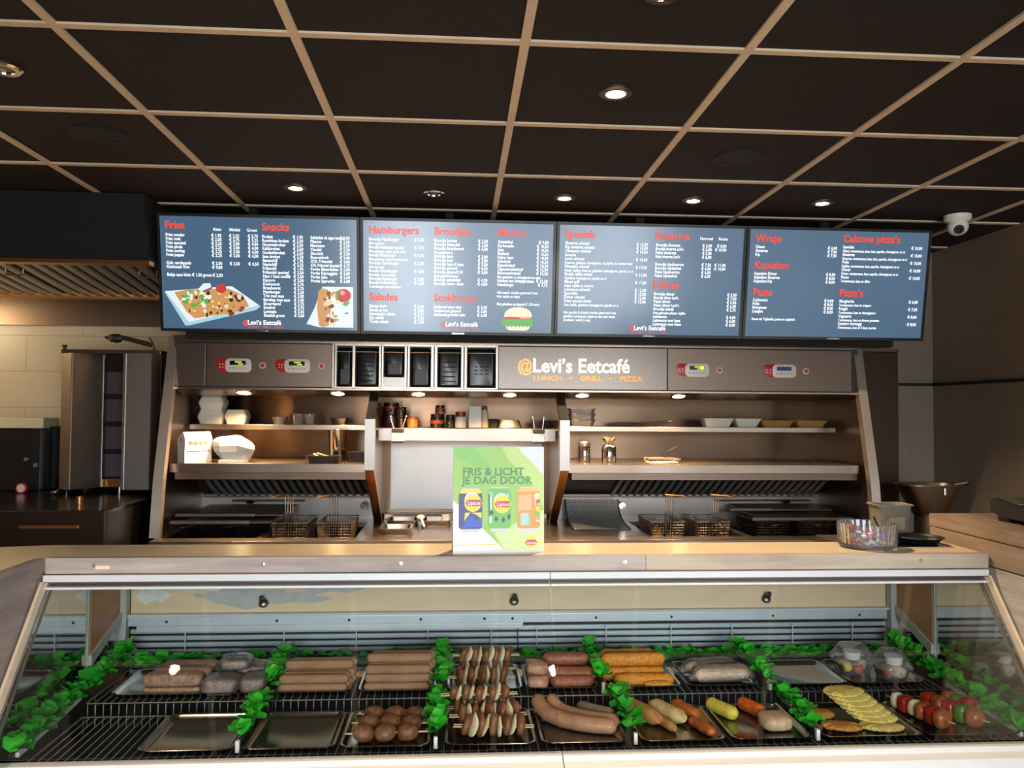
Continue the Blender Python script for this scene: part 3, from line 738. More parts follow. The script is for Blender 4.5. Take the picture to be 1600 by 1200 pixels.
for i, (a, b_) in enumerate(slots):
    zb = 1.763 if i == 2 else 1.7125; cx = (a + b_) / 2; hw = (b_ - a) / 2 - .003
    t = thing('takeaway_tray_stack', slot_labels[i], 'takeaway trays', (cx, 3.995, zb), group='black takeaway trays in the dispenser')
    s_ = MB(); h = 1.908 - zb
    Mx = Matrix.Translation((cx, 4.0045, zb + h / 2)) @ Matrix.Rotation(PI / 2, 4, 'X')
    MB().rloft((0, 0, 0), [(hw, h / 2, .012, 0), (hw, h / 2, .012, .004), (hw - .004, h / 2 - .004, .011, .005), (hw - .010, h / 2 - .012, .010, .012), (hw - .012, h / 2 - .014, .009, .0125)], 5).transform(Mx).build('tray', 'black_gloss', t)
    e = MB()
    if i in (1, 4):
        for k in range(5): e.tube([(cx - hw * .55, 3.9905, zb + .03 + k * .024), (cx + hw * .55, 3.9905, zb + .03 + k * .024)], .003, 6)
    elif i == 5:
        for k in range(3):
            for j in range(3): e.tube([(cx - .036 + j * .027, 3.9905, zb + .07 + k * .018), (cx - .018 + j * .027, 3.9905, zb + .067 + k * .018)], .0025, 6)
    else: e.box(cx - hw * .6, cx + hw * .6, 3.989, 3.993, zb + .012, zb + h * .45, .002)
    e.build('ribs', 'black_plastic', t)
    MB().tube([(a + .001, 3.988, 1.886), (b_ - .001, 3.988, 1.886)], .0022, 6).build('retaining_wire', 'chrome', t)
# controllers and push buttons
emit('lcd_green', '#c8e02a', 1.1); emit('lcd_blue', '#20305e', .5); plain('lcd_dark', '#10150c', .2); plain('key_grey', '#b4b2b0', .5)
for cx, disp in ((-1.096, 1), (-.812, 1), (1.186, 2), (1.64, 0)):
    z = 1.812; y = 3.9935
    Mx = lambda dx, dz: Matrix.Translation((cx + dx, y, z + dz)) @ Matrix.Rotation(PI / 2, 4, 'X')
    rd = MB().rloft((0, 0, 0), [(.052, .032, .03, 0), (.052, .032, .03, .0035), (.048, .028, .027, .005)], 6)
    for v in rd.bm.verts: v.co.x += -.25 * v.co.y
    rp = rd.transform(Mx(-.032, .001)).build('controller', 'red_plastic', R)
    wt = MB().rloft((0, 0, 0), [(.062, .034, .022, 0), (.062, .034, .022, .007), (.057, .029, .018, .0095)], 6)
    wt.transform(Mx(.022, 0)).build('keypad', 'white_plastic', rp)
    MB().box(cx - .018, cx + .058, y - .0112, y - .009, z + .002, z + .022, .0005).build('display', 'lcd_dark' if disp else 'lcd_blue', rp)
    if disp:
        g = MB()
        for k in range(5): g.box(cx + .008 + k * .0065, cx + .0125 + k * .0065, y - .0118, y - .011, z + .013, z + .0195)
        for k in range(4): g.box(cx + .022 + k * .0065, cx + .0265 + k * .0065, y - .0118, y - .011, z + .004, z + .0095)
        if disp == 2: g.box(cx + .036, cx + .056, y - .0116, y - .011, z + .003, z + .021)
        g.build('display_digits', 'lcd_green', rp)
    kk = MB()
    for k in range(5): kk.box(cx - .022 + k * .0185, cx - .011 + k * .0185, y - .0115, y - .009, z - .017, z - .0105, .001)
    kk.build('keys', 'key_grey', rp)
    a_ = MB()
    for k in range(4):
        ax, az = cx - .066 + (k % 2) * .014, z - .008 + (k // 2) * .014
        a_.poly([(ax - .004, az - .003), (ax + .004, az - .003), (ax, az + .005)], y - .0056)
    a_.build('arrow_marks', 'white_plastic', rp, smooth=0, recalc=False)
for cx in (-.958, -.673, 1.324, 1.777):
    bt = MB().cyl((cx, 3.994, 1.813), (cx, 3.986, 1.813), .0165, .015, 24).build('push_button', 'white_plastic', R)
    MB().cyl((cx, 3.986, 1.813), (cx, 3.982, 1.813), .0105, .0095, 20).build('button_cap', 'red_plastic', bt)
# shelves
for a, b_ in ((XL + .008, PL - .026), (PR + .026, XR - .03)):
    MB().box(a, b_, 3.95, RY - .01, 1.325, 1.335).box(a, b_, 3.945, 3.955, 1.293, 1.336, .002).build('lower_shelf', 'steel', R)
    MB().box(a + .02, b_, 3.965, 3.975, 1.262, 1.297).box(a + .02, b_, 3.97, 4.25, 1.258, 1.264).build('shelf_apron', 'steel_dark', R)
    MB().box(a + .01, b_, 4.2, RY - .01, 1.511, 1.519).box(a + .01, b_, 4.195, 4.203, 1.494, 1.5195, .001).build('upper_shelf', 'steel', R)
MB().box(PL + .012, PR - .012, 4.1, RY - .02, 1.497, 1.506).box(PL + .02, PR - .02, 4.094, 4.102, 1.443, 1.507, .002).build('middle_shelf', 'steel_soft', R)
# grease filters under the lower shelves
def filters(x0, x1, fx0, fx1, lean):
    n = max(3, round((fx1 - fx0) / .040))
    MB().prism([(4.22, 1.258), (4.40, 1.145), (4.41, 1.155), (4.24, 1.262)], 'x', x0, x1).build('filter_hood', 'dark_grey', R)
    MB().box(x0, x1, 4.375, 4.47, 1.128, 1.146, .003).build('filter_gutter', 'steel_dark', R)
    f = MB()
    for k in range(n):
        xx = fx0 + (fx1 - fx0) * k / (n - 1)
        p0, p1 = Vector((xx + lean * -.012, 4.222, 1.244)), Vector((xx + lean * .012, 4.382, 1.142))
        f.tube([p0, p0 * .5 + p1 * .5 + Vector((0, -.006, -.004)), p1], .011, 8)
    f.build('grease_filter', 'filter_steel', R)
    h = MB()
    for q in (.12, .42, .62, .9):
        xx = fx0 + (fx1 - fx0) * q; h.tube([(xx - .02, 4.245, 1.252), (xx - .02, 4.225, 1.242), (xx + .02, 4.225, 1.242), (xx + .02, 4.245, 1.252)], .0025, 6)
    h.build('filter_handle', 'chrome', R)
filters(XL + .03, PL - .02, -1.28, -.48, 1); filters(PR + .02, XR - .04, .86, 1.98, -1)
# heat lamps under the canopy
emit('heat_lamp_glow', '#ffdf9e', 40)
for x, pw in ((-1.06, 85), (-.60, 24), (-.20, 50), (.26, 50), (.63, 40), (1.13, 44)):
    Mh = Matrix.Translation((x, 4.048, 1.6803)) @ Matrix.Rotation(math.radians(-14.7), 4, 'X')
    hl = MB().lathe((0, 0, 0), [(.030, .002), (.032, -.003), (.040, -.004), (.044, .002)], 24).transform(Mh).build('heat_lamp', 'chrome', R)
    MB().lathe((0, 0, 0), [(0, -.003), (.030, -.002), (.030, .001)], 20).transform(Mh).build('lamp_glass', 'heat_lamp_glow', hl)
    ld = bpy.data.lights.new('heat_lamp_beam', 'SPOT'); ld.energy = pw; ld.color = WARM; ld.spot_size = 2.5; ld.spot_blend = .9; ld.shadow_soft_size = .025
    lo = bpy.data.objects.new('heat_lamp_beam', ld); C.objects.link(lo); lo.parent = R; lo.location = Vector((x, 4.05, 1.655)) - R.location

# ---- things on and in the range
LS, US, MS = 1.3355, 1.52, 1.5075
def foam_box(x, z, label, wd, h=.075, y=4.27, dp=.13):
    t = thing('foam_box', label, 'food box', (x, y + dp / 2, z), group='clamshell boxes on the upper left shelf')
    c = (x, y + dp / 2, z)
    MB().rloft(c, [(wd / 2 - .012, dp / 2 - .012, .012, 0), (wd / 2 - .002, dp / 2 - .002, .016, h * .42), (wd / 2, dp / 2, .016, h * .5)], 5).build('base', 'foam_white', t)
    MB().rloft(c, [(wd / 2, dp / 2, .016, h * .505), (wd / 2 - .002, dp / 2 - .002, .016, h * .58), (wd / 2 - .014, dp / 2 - .014, .012, h)], 5).build('lid', 'foam_white', t)
foam_box(-1.292, US, 'pale foam clamshell box under another one at the shelf end', .135)
foam_box(-1.29, US + .0755, 'pale foam clamshell box lying on top of another box', .130, .07)
foam_box(-1.165, US, 'single pale foam clamshell box standing right of the boxes stacked in two', .115)
def clear_tub(x, y, z, r0, r1, h, label, group, n=20, sx=1):
    t = thing('plastic_tub', label, 'plastic tub', (x, y, z), group=group)
    MB().lathe((x, y, z), [(0, .001), (r0, 0), (r1, h), (r1 + .004, h), (r1 + .004, h - .003), (r1 - .002, h - .002), (r0 - .003, .003), (0, .003)], n, sx, 1, 1, .012).build('tub', 'clear_plastic', t)
clear_tub(-.94, 4.31, US, .03, .045, .04, 'low clear plastic dish on the upper left shelf', 'clear plastic dishes on the upper left shelf')
clear_tub(-.845, 4.31, US, .026, .034, .056, 'tall clear plastic cup next to the low dish', 'clear plastic dishes on the upper left shelf')
clear_tub(-.782, 4.315, US, .026, .035, .055, 'clear plastic cup farther from the low dish', 'clear plastic dishes on the upper left shelf')
def black_tray(x, y, z, w0, d0, h, label, group=None, mat='black_plastic', flare=.012, name='takeaway_tray', cat='food tray'):
    t = thing(name, label, cat, (x, y, z), group=group)
    a, d = w0 / 2, d0 / 2
    MB().rloft((x, y, z), [(a - flare, d - flare, .01, 0), (a - .002, d - .002, .012, h - .004), (a + .003, d + .003, .013, h - .003), (a + .003, d + .003, .013, h), (a - .003, d - .003, .011, h), (a - flare - .001, d - flare - .001, .009, .003)], 4).build('tray', mat, t)
    return t
black_tray(-.628, 4.32, US, .095, .09, .036, 'small black bowl tray on the upper shelf above the steel cup')
t = black_tray(-.662, 4.02, LS, .16, .1, .038, 'black tray with wooden skewers in front of the steel cup')
MB().cyl((-.69, 4.0, LS + .05), (-.60, 4.05, LS + .012), .004, .004, 8).cyl((-.70, 4.03, LS + .035), (-.62, 4.02, LS + .012), .004, .004, 8).cyl((-.71, 4.02, LS + .045), (-.65, 4.0, LS + .012), .005, .005, 8).build('wooden_picks', 'stick_wood', t)
black_tray(-.502, 4.12, LS, .105, .1, .052, 'black tray stack beside the left partition')
t = thing('steel_cup', 'tall tapered stainless steel cup on the lower left shelf', 'cup', (-.612, 4.14, LS))
MB().lathe((-.612, 4.14, LS), [(0, 0), (.037, 0), (.038, .003), (.047, .158), (.049, .161), (.046, .161), (.036, .006), (0, .005)], 28).build('cup_body', 'chrome', t)
MB().box(-.620, -.604, 4.098, 4.104, LS + .066, LS + .072, .001).box(-.620, -.604, 4.100, 4.106, LS + .05, LS + .056, .001).build('rivets', 'steel_soft', t)
# carton and paper bag
t = thing('food_carton', 'white card carton with red print standing at the left end of the lower shelf', 'carton', (-1.31, 4.03, LS))
cb = MB().prism([(-.03, 0), (.028, 0), (.03, .115), (.012, .15), (-.012, .14), (-.032, .115)], 'y', -.075, .075)
Rm = Matrix.Translation((-1.292, 4.05, LS)) @ Matrix.Rotation(math.radians(-38), 4, 'Z')
cb.transform(Rm).build('carton_body', 'card_white', t)
pr = MB()
for k in range(4): pr.box(.0303, .0315, -.055 + k * .028, -.034 + k * .028, .088, .104)
pr.transform(Rm).build('red_print', 'ink_red', t)
MB().box(.0295, .0312, -.065, .06, .055, .058).transform(Rm).build('print_line', 'ink_dark', t)
MB().disc(0, .112, .007, .007, -.0762, 14).transform(Rm).build('round_mark', 'ink_red', t, smooth=0, recalc=False)
t = thing('paper_bag', 'crumpled white paper bag glowing under the heat lamp', 'paper bag', (-1.12, 4.1, LS))
bg_ = MB().ball((0, 0, .066), (.098, .062, .066), 18, 11, .34, 15, 3, None, .75)
for v in bg_.bm.verts:
    v.co.z = max(v.co.z, .0)
    if v.co.x > .03: v.co.z *= 1 - .25 * (v.co.x - .03) / .07
bg_.transform(Matrix.Translation((-1.115, 4.1, LS))).build('bag_body', 'paper_white', t, smooth=14)
fl = MB(); P0 = [(-1.17, 4.02), (-1.11, 4.025), (-1.05, 4.04), (-1.045, 4.10), (-1.075, 4.14)]
fl.prism([(x, y) for x, y in P0] + [(-1.15, 4.14)], 'z', LS, LS + .012)
fl.build('folded_edge', 'paper_white', t)
# middle shelf
def jar(x, y, z, r, h, body, lid, label, group, cat='jar', name='sauce_jar', band=None, lid_h=.018, parts=True):
    t = thing(name, label, cat, (x, y, z), group=group)
    MB().lathe((x, y, z), [(0, 0), (r * .96, 0), (r, .004), (r, h - lid_h - .004), (r * .9, h - lid_h), (0, h - lid_h)], 22).build('jar_body', body, t)
    MB().lathe((x, y, z), [(r * .93, h - lid_h), (r * .95, h - .002), (r * .88, h), (0, h)], 22).build('lid', lid, t)
    if band: MB().lathe((x, y, z), [(r * 1.005, h * .3), (r * 1.008, h * .3), (r * 1.008, h * .55), (r * 1.005, h * .55)], 22).build('label_band', band, t)
    return t
jg = 'jars and pots on the middle shelf'
jar(-.360, 4.36, MS, .045, .085, 'jar_brown', 'jar_brown', 'large dark sauce pot at the bottom beside the left partition', jg, band='jar_brown')
jar(-.360, 4.36, MS + .0855, .044, .046, 'jar_brown', 'jar_brown', 'dark sauce pot with orange band stacked on a larger pot by the partition', jg, band='lid_red', lid_h=.012)
for k in range(5):
    o = MB().lathe((-.308, 4.33, MS + k * .014), [(0, .001), (.022, 0), (.031, .048), (.034, .05), (.034, .052), (.029, .05), (.02, .003), (0, .003)], 18).build('sauce_cup', 'jar_brown')
    recentre(o); tag(o, 'dark plastic sauce cup nested in the leaning stack left of the tongs', 'cup', 'nested dark sauce cups on the middle shelf')
jar(-.243, 4.30, MS, .030, .056, 'amber_plastic', 'amber_plastic', 'amber plastic jar behind the left utensil clip', jg, lid_h=.01)
jar(-.112, 4.33, MS, .037, .071, 'jar_brown', 'black_plastic', 'wide dark jar under a smaller orange-lidded jar', jg, band='ink_red')
jar(-.097, 4.33, MS + .0715, .026, .048, 'amber_plastic', 'jar_brown', 'small orange and brown jar standing on the wide dark jar', jg, band='lid_red', lid_h=.014)
jar(-.041, 4.31, MS, .024, .040, 'jar_brown', 'jar_brown', 'low dark pot before the gap left of the red-lidded jar', jg, lid_h=.01)
jar(-.041, 4.36, MS, .024, .068, 'dark_grey', 'black_plastic', 'dark round pot behind the low dark pot', jg, lid_h=.01)
jar(.013, 4.30, MS, .029, .085, 'white_plastic', 'lid_red', 'white jar with dark red lid in the middle of the shelf', jg, lid_h=.026)
t = thing('sauce_carton', 'plain pale grey carton between the red-lidded jar and the bottle', 'carton', (.09, 4.33, MS))
MB().box(.057, .124, 4.30, 4.36, MS, MS + .116, .003).build('carton_body', 'white_plastic', t)
MB().box(.06, .121, 4.303, 4.357, MS + .116, MS + .119, .001).build('top_flap', 'lid_red', t)
t = thing('sauce_bottle', 'pale squeeze bottle with red top right of the grey carton', 'bottle', (.143, 4.34, MS))
MB().lathe((.143, 4.34, MS), [(0, 0), (.02, 0), (.021, .004), (.021, .07), (.019, .074), (.021, .08), (.014, .098), (0, .098)], 18).build('bottle_body', 'cream_box', t)
MB().lathe((.143, 4.34, MS), [(.015, .094), (.015, .112), (.009, .118), (0, .118)], 16).build('cap', 'lid_red', t)
def upturned(x, y, w_, h, label):
    t = thing('takeaway_tray', label, 'food tray', (x, y, MS), group='black trays turned over on the middle shelf')
    MB().rloft((x, y, MS), [(w_ / 2 + .003, .053, .01, 0), (w_ / 2 + .003, .053, .01, .003), (w_ / 2, .05, .01, .004), (w_ / 2 - .014, .036, .01, h)], 4).build('tray', 'black_plastic', t)
upturned(.19, 4.40, .085, .046, 'black tray turned over, half hidden at the left behind another tray')
upturned(.273, 4.285, .13, .044, 'black tray turned over on the middle shelf right of the bottle')
black_tray(.449, 4.31, MS, .11, .09, .042, 'black open tray behind the right utensil clip', 'black trays turned over on the middle shelf')
for x, side in ((-.302, 'left'), (.41, 'right')):
    t = thing('utensil_clip', 'white clip-on utensil holder at the %s end of the middle shelf edge' % side, 'utensil holder', (x, 4.07, 1.44), group='utensil clips on the middle shelf edge')
    MB().box(x - .03, x + .03, 4.06, 4.093, 1.442, 1.486, .003).build('holder_box', 'white_plastic', t)
    MB().box(x - .031, x + .031, 4.058, 4.0935, 1.487, 1.506, .002).build('top_block', 'dark_grey', t)
    MB().box(x - .031, x + .031, 4.059, 4.0935, 1.434, 1.442, .001).build('foot_strip', 'black_plastic', t)
    for dx in (-.02, .02):
        t = thing('tongs', 'steel tong arm leaning %s out of the %s utensil clip' % ('left' if dx < 0 else 'right', side), 'tongs', (x + dx, 4.075, 1.506), group='steel tongs in the utensil clips')
        sl = .6 if side == 'left' else .25
        MB().cyl((x + dx, 4.075, 1.503), (x + dx * (1 + sl * 1.6), 4.075, 1.565), .0042, .0042, 10).build('arm', 'chrome', t)
        MB().ball((x + dx * (1 + sl * 1.6), 4.075, 1.567), .0052, 10, 6).build('tip', 'chrome', t)
# upper right shelf
for k in range(3):
    z = US + k * .028
    t = thing('plastic_tub', ('lowest', 'middle', 'topmost')[k] + ' clear plastic tub in the nested stack by the right partition', 'plastic tub', (.667, 4.32, z), group='clear tubs nested by the right partition')
    MB().rloft((.667, 4.32, z), [(.058, .04, .01, 0), (.072, .052, .012, .036), (.077, .057, .012, .037), (.077, .057, .012, .039), (.07, .05, .011, .038), (.056, .038, .009, .003)], 4).build('tub', 'clear_plastic', t)
t = thing('wrapping_sheets', 'flat pile of greyish wrapping sheets on the upper right shelf', 'wrapping sheets', (1.0, 4.33, US))
for k in range(4):
    s_ = MB(); n = 10
    for i in range(n + 1):
        for j in range(4):
            x = .84 + .012 * k + (.31 - .03 * (k % 2)) * i / n; y = 4.25 + .18 * j / 3
            s_.v(x, y, US + .0065 + k * .0065 + .004 * noise.noise(Vector((x * 14 + k * 3, y * 12, k))) + (.006 if i == n and k == 3 else 0))
    s_.bm.verts.ensure_lookup_table()
    for i in range(n):
        for j in range(3): s_.face([s_.bm.verts[q] for q in (i * 4 + j, (i + 1) * 4 + j, (i + 1) * 4 + j + 1, i * 4 + j + 1)])
    bmesh.ops.solidify(s_.bm, geom=s_.bm.faces[:], thickness=.002)
    s_.build('sheet', 'paper_white' if k != 2 else 'label_paper', t)
for x, w_, mat, lab in ((1.41, .165, 'foam_white', 'white foam tray, the one nearer the wrapping sheets'), (1.572, .145, 'foam_white', 'white foam tray next to the tan trays'),
                        (1.735, .185, 'foam_tan', 'tan card tray beside the white foam trays'), (1.925, .175, 'foam_tan', 'tan card tray at the right end of the shelf')):
    black_tray(x, 4.31, US, w_, .13, .046 if mat == 'foam_white' else .036, lab, 'foam and card trays on the upper right shelf', mat, .02)
# lower right shelf
t = thing('salt_shaker', 'plain cylindrical steel shaker by the right partition', 'shaker', (.655, 4.13, LS))
MB().lathe((.655, 4.13, LS), [(0, 0), (.028, 0), (.029, .003), (.029, .083), (.028, .085), (0, .085)], 26).build('shaker_body', 'chrome', t)
MB().lathe((.655, 4.13, LS), [(.03, .084), (.03, .1), (.024, .107), (0, .109)], 26).build('lid', 'steel_soft', t)
t = thing('salt_shaker', 'steel shaker with narrow neck and flared top', 'shaker', (.778, 4.1, LS))
MB().lathe((.778, 4.1, LS), [(0, 0), (.036, 0), (.037, .003), (.037, .075), (.03, .09), (.021, .098)], 28).build('shaker_body', 'chrome', t)
MB().lathe((.778, 4.1, LS), [(.020, .097), (.022, .108), (.037, .126), (.036, .13), (.018, .136), (0, .137)], 28).build('flared_lid', 'steel_soft', t)
t = thing('small_fry_basket', 'small shallow wire basket with raised handle on the lower right shelf', 'wire basket', (1.06, 4.12, LS))
w_ = MB(); cx, cy = 1.06, 4.12
for k in range(9):
    a = -.08 + .02 * k; w_.tube([(cx + a, cy - .055, LS + .022), (cx + a * .9, cy - .045, LS + .003), (cx + a * .9, cy + .045, LS + .003), (cx + a, cy + .055, LS + .022)], .0012, 5)
for k in range(6):
    a = -.05 + .02 * k; w_.tube([(cx - .085, cy + a, LS + .022), (cx - .075, cy + a * .9, LS + .003), (cx + .075, cy + a * .9, LS + .003), (cx + .085, cy + a, LS + .022)], .0012, 5)
w_.tube([(cx - .086, cy - .056, LS + .022), (cx + .086, cy - .056, LS + .022), (cx + .086, cy + .056, LS + .022), (cx - .086, cy + .056, LS + .022), (cx - .086, cy - .056, LS + .022)], .002, 6)
w_.build('wire_mesh', 'steel', t)
MB().tube([(cx - .02, cy - .05, LS + .022), (cx - .02, cy - .055, LS + .04), (cx + .055, cy - .06, LS + .085), (cx + .068, cy - .06, LS + .087), (cx + .0, cy - .05, LS + .04), (cx, cy - .05, LS + .022)], .0022, 6).build('handle', 'chrome', t)

# frying baskets (a wire mesh body, a rim, a handle)
def mesh_sheet(b, p00, p10, p01, p11, nu, nv):
    g = [[b.v(*(Vector(p00).lerp(p10, i / nu)).lerp(Vector(p01).lerp(p11, i / nu), j / nv)) for j in range(nv + 1)] for i in range(nu + 1)]
    for i in range(nu):
        for j in range(nv): b.face([g[i][j], g[i + 1][j], g[i + 1][j + 1], g[i][j + 1]])
def make_basket(label, mat, loc, hook):
    t = thing('frying_basket', label, 'frying basket', (0, 0, 0), group='wire frying baskets in the fryers')
    w0, w1, d0, d1, h = .072, .084, .13, .15, .128
    A = [(-w0, -d0, .002), (w0, -d0, .002), (w0, d0, .002), (-w0, d0, .002)]; B = [(-w1, -d1, h), (w1, -d1, h), (w1, d1, h), (-w1, d1, h)]
    b = MB()
    for i, n in ((0, 11), (1, 18), (2, 11), (3, 18)): mesh_sheet(b, A[i], A[(i + 1) % 4], B[i], B[(i + 1) % 4], n, 9)
    mesh_sheet(b, A[0], A[1], A[3], A[2], 8, 12)
    bmesh.ops.remove_doubles(b.bm, verts=b.bm.verts, dist=.0004)
    bmesh.ops.wireframe(b.bm, faces=b.bm.faces[:], thickness=.0026, use_replace=True, use_boundary=True, use_even_offset=True)
    b.build('wire_mesh', mat, t, True, smooth=0)
    MB().tube([B[0], B[1], B[2], B[3], B[0]], .003, 6).build('rim', mat, t, True)
    hd = MB()
    for dx in (-.018, -.006, .006, .018): hd.tube([(dx, -d0 - .004, .02), (dx, -d1 - .008, h), (dx, -d1 - .012, .262)], .0022, 6)
    hd.build('handle_wires', 'chrome' if mat == 'basket_wire' else mat, t, True)
    MB().tube([(-.018, -d1 - .012, .262), (-.02, -d1 - .02, .268), (hook * .055, -d1 - .06, .266), (hook * .075, -d1 - .062, .257)], .0045, 8).build('grip', 'gold_steel', t, True)
    t.location = loc; return t
bl = make_basket('brown wire frying basket at the middle of the left fryers', 'basket_wire', (-.815, 4.13, .916), -1) if plain('basket_wire', '#8f7a66', .4, .7, .15, 30) else None
dup(bl, (-.60, 4.13, .916), None, 'brown wire frying basket beside the left partition')
br = make_basket('wire frying basket with fried snacks inside, in the right fryers', 'basket_wire', (1.06, 4.14, .916), 1)
dup(br, (1.295, 4.14, .916), None, 'empty wire frying basket right of the one holding fried snacks')
for x, z0, lab in ((1.02, .919, 'tall crisp fried snack at the left inside the frying basket'), (1.095, .919, 'small fried snack low in the right side of the frying basket')):
    hgt = .095 if x < 1.05 else .06
    o = MB().ball((x, 4.07, z0 + hgt / 2), (.03, .03, hgt / 2), 16, 12, .25, 50, x * 10).build('fried_snack', 'breaded'); recentre(o); tag(o, lab, 'fried snack', 'fried snacks in the basket')
bd = make_basket('dark frying basket under the tilted lids at the far left', 'dark_wire', (-1.25, 4.14, .916), -1) if plain('dark_wire', '#3c3834', .4, 1, .15, 30) else None
for ch in bd.children:                                    # this pair hangs lower and its grips point down to the front
    if ch.name.startswith('handle_wires') or ch.name.startswith('grip'):
        me = ch.data
        for v in me.vertices: v.co = Vector((v.co.x * .9, v.co.y, .06 + (v.co.z - .06) * .16))
bd.location.z = .916
for v in [v for ch in bd.children if ch.name.startswith('grip') for v in ch.data.vertices]: v.co += Vector((.02, -.03, .03))
dup(bd, (-1.06, 4.14, .916), None, 'dark frying basket under the lids, next to the brown baskets')
dup(bd, (1.60, 4.14, .916), None, 'dark frying basket under the right lids, nearer the empty basket')
dup(bd, (1.82, 4.14, .916), None, 'dark frying basket under the right lids, nearest the range end')
# fryer lids, resting tilted over the vats
def lid(name_label, x0, x1, y0, z0, y1, z1, bar, group, dark='dark_grey'):
    t = thing('fryer_lid', name_label, 'fryer lid', ((x0 + x1) / 2, (y0 + y1) / 2, min(z0, z1)), group=group)
    MB().prism([(y0, z0), (y1, z1), (y1, z1 + .006), (y0, z0 + .006)], 'x', x0 + .1 * (x1 - x0), x1).build('plate', dark, t)
    MB().box(x0, x0 + bar * (x1 - x0), y0 - .022, y0 + .004, z0 - .002, z0 + .014, .003).build('front_bar', 'dull_steel', t)
lg = 'steel lids laid over the outer fryers'
lid('upper dark fryer lid with long front bar in the left fryer corner', -1.375, -.86, 4.05, 1.072, 4.40, 1.082, .74, lg, 'steel_dark')
lid('lower dark fryer lid with long front bar in the left fryer corner', -1.37, -.90, 3.96, 1.048, 4.34, 1.058, .80, lg, 'steel_dark')
lid('upper dark fryer lid in the right fryer corner', 1.46, 2.03, 4.24, 1.072, 4.42, 1.082, .40, lg, 'steel_dark')
lid('lower dark fryer lid with front bar in the right fryer corner', 1.50, 2.04, 4.02, 1.050, 4.38, 1.060, .98, lg, 'steel_dark')
for x0, x1, xk, lab in ((-1.22, -.83, -1.12, 'left'), (1.45, 2.0, 1.86, 'right')):
    t = thing('hinge_rod', 'thin steel rod with black knob along the back of the %s fryers' % lab, 'rod', ((x0 + x1) / 2, 4.46, 1.10), group='rods behind the fryers')
    MB().cyl((x0, 4.455, 1.102), (x1, 4.455, 1.102), .006, .006, 10).build('rod', 'steel_dark', t)
    MB().lathe((xk, 4.44, 1.085), [(0, .001), (.008, .001), (.02, .006), (.022, .012), (.012, .018), (0, .018)], 14).build('knob', 'black_plastic', t)
for x, lab in ((-.50, 'left'), (.90, 'right')):
    t = thing('drain_tap', 'short steel outlet pipe on the splashback of the %s fryers' % lab, 'pipe', (x, 4.45, 1.09), group='outlet pipes behind the fryers')
    MB().cyl((x, 4.4695, 1.09), (x, 4.36, 1.085), .014, .014, 16).build('pipe', 'steel', t)
    MB().cyl((x, 4.365, 1.085), (x, 4.345, 1.085), .02, .018, 16).build('nozzle', 'chrome', t)
# perforated drip sheet
ps, nt, p = base_mat('perforated_steel')
v = tex_coord(nt, (1, 1, 1), 'UV'); vo = nt.nodes.new('ShaderNodeTexVoronoi'); vo.inputs['Scale'].default_value = 1; vo.inputs['Randomness'].default_value = 0
nt.links.new(v, vo.inputs['Vector'])
nt.links.new(ramp(nt, vo.outputs['Distance'], [(.26, (.02, .02, .02, 1)), (.32, (.62, .6, .57, 1))]), p.inputs['Base Color'])
p.inputs['Metallic'].default_value = .25; p.inputs['Roughness'].default_value = .33
t = thing('drip_sheet', 'perforated curved steel drip sheet beside the right partition', 'drip sheet', (.735, 4.25, DECK))
s_ = MB(); pf = [(4.03, 1.003), (4.12, 1.004), (4.22, 1.012), (4.30, 1.03), (4.36, 1.06), (4.385, 1.10), (4.39, 1.115)]; uvl = s_.bm.loops.layers.uv.new('UVMap')
rows = [[s_.v(x, y, z) for x in (.595, .88)] for y, z in pf]; acc = 0
for a, b_, pa, pb in zip(rows, rows[1:], pf, pf[1:]):
    L = math.dist(pa, pb); f = s_.face([a[0], a[1], b_[1], b_[0]])
    for lp, uv in zip(f.loops, ((0, acc), (.285, acc), (.285, acc + L), (0, acc + L))): lp[uvl].uv = (uv[0] * 130, uv[1] * 130)
    acc += L
s_.build('sheet', 'perforated_steel', t)
MB().tube([(.592, 4.03, 1.004)] + [(.592, y, z + .002) for y, z in pf], .004, 6).tube([(.883, y, z + .002) for y, z in pf], .004, 6).build('side_rails', 'steel', t)
# pans let into the middle deck
def gn_pan(x0, x1, y0, y1, z, label, deep=.03):
    t = thing('steel_pan', label, 'pan', ((x0 + x1) / 2, (y0 + y1) / 2, z), group='steel pans on the middle deck')
    c = ((x0 + x1) / 2, (y0 + y1) / 2, z); a, d = (x1 - x0) / 2, (y1 - y0) / 2
    MB().rloft(c, [(a - .01, d - .01, .02, 0), (a - .006, d - .006, .02, deep), (a, d, .022, deep + .001), (a, d, .022, deep + .004), (a - .012, d - .012, .018, deep + .003), (a - .016, d - .016, .016, .003)], 5).build('pan', 'steel', t)
    return t
gn_pan(-.375, -.218, 3.90, 4.08, DECK, 'small oblong steel pan at the front of the middle deck', .024)
gn_pan(-.37, -.20, 4.20, 4.38, DECK, 'steel pan at the back left of the middle deck', .022)
t = gn_pan(-.19, -.03, 4.20, 4.38, DECK, 'steel pan with a pale scoop, partly behind the poster', .022)
t = thing('scoop', 'pale plastic scoop lying between the two back pans', 'scoop', (-.19, 4.2, DECK + .026))
MB().ball((-.19, 4.22, DECK + .04), (.022, .03, .014), 16, 10).build('bowl', 'foam_white', t); MB().cyl((-.187, 4.195, DECK + .04), (-.165, 4.10, DECK + .008), .006, .005, 10).build('handle', 'foam_white', t)
t = thing('portion_cup', 'pale cup on the steel pan next to the poster', 'cup', (-.06, 4.28, DECK + .003))
MB().lathe((-.06, 4.27, DECK + .0035), [(0, 0), (.028, 0), (.022, .045), (.0, .046)], 18).build('cup_body', 'paper_white', t)

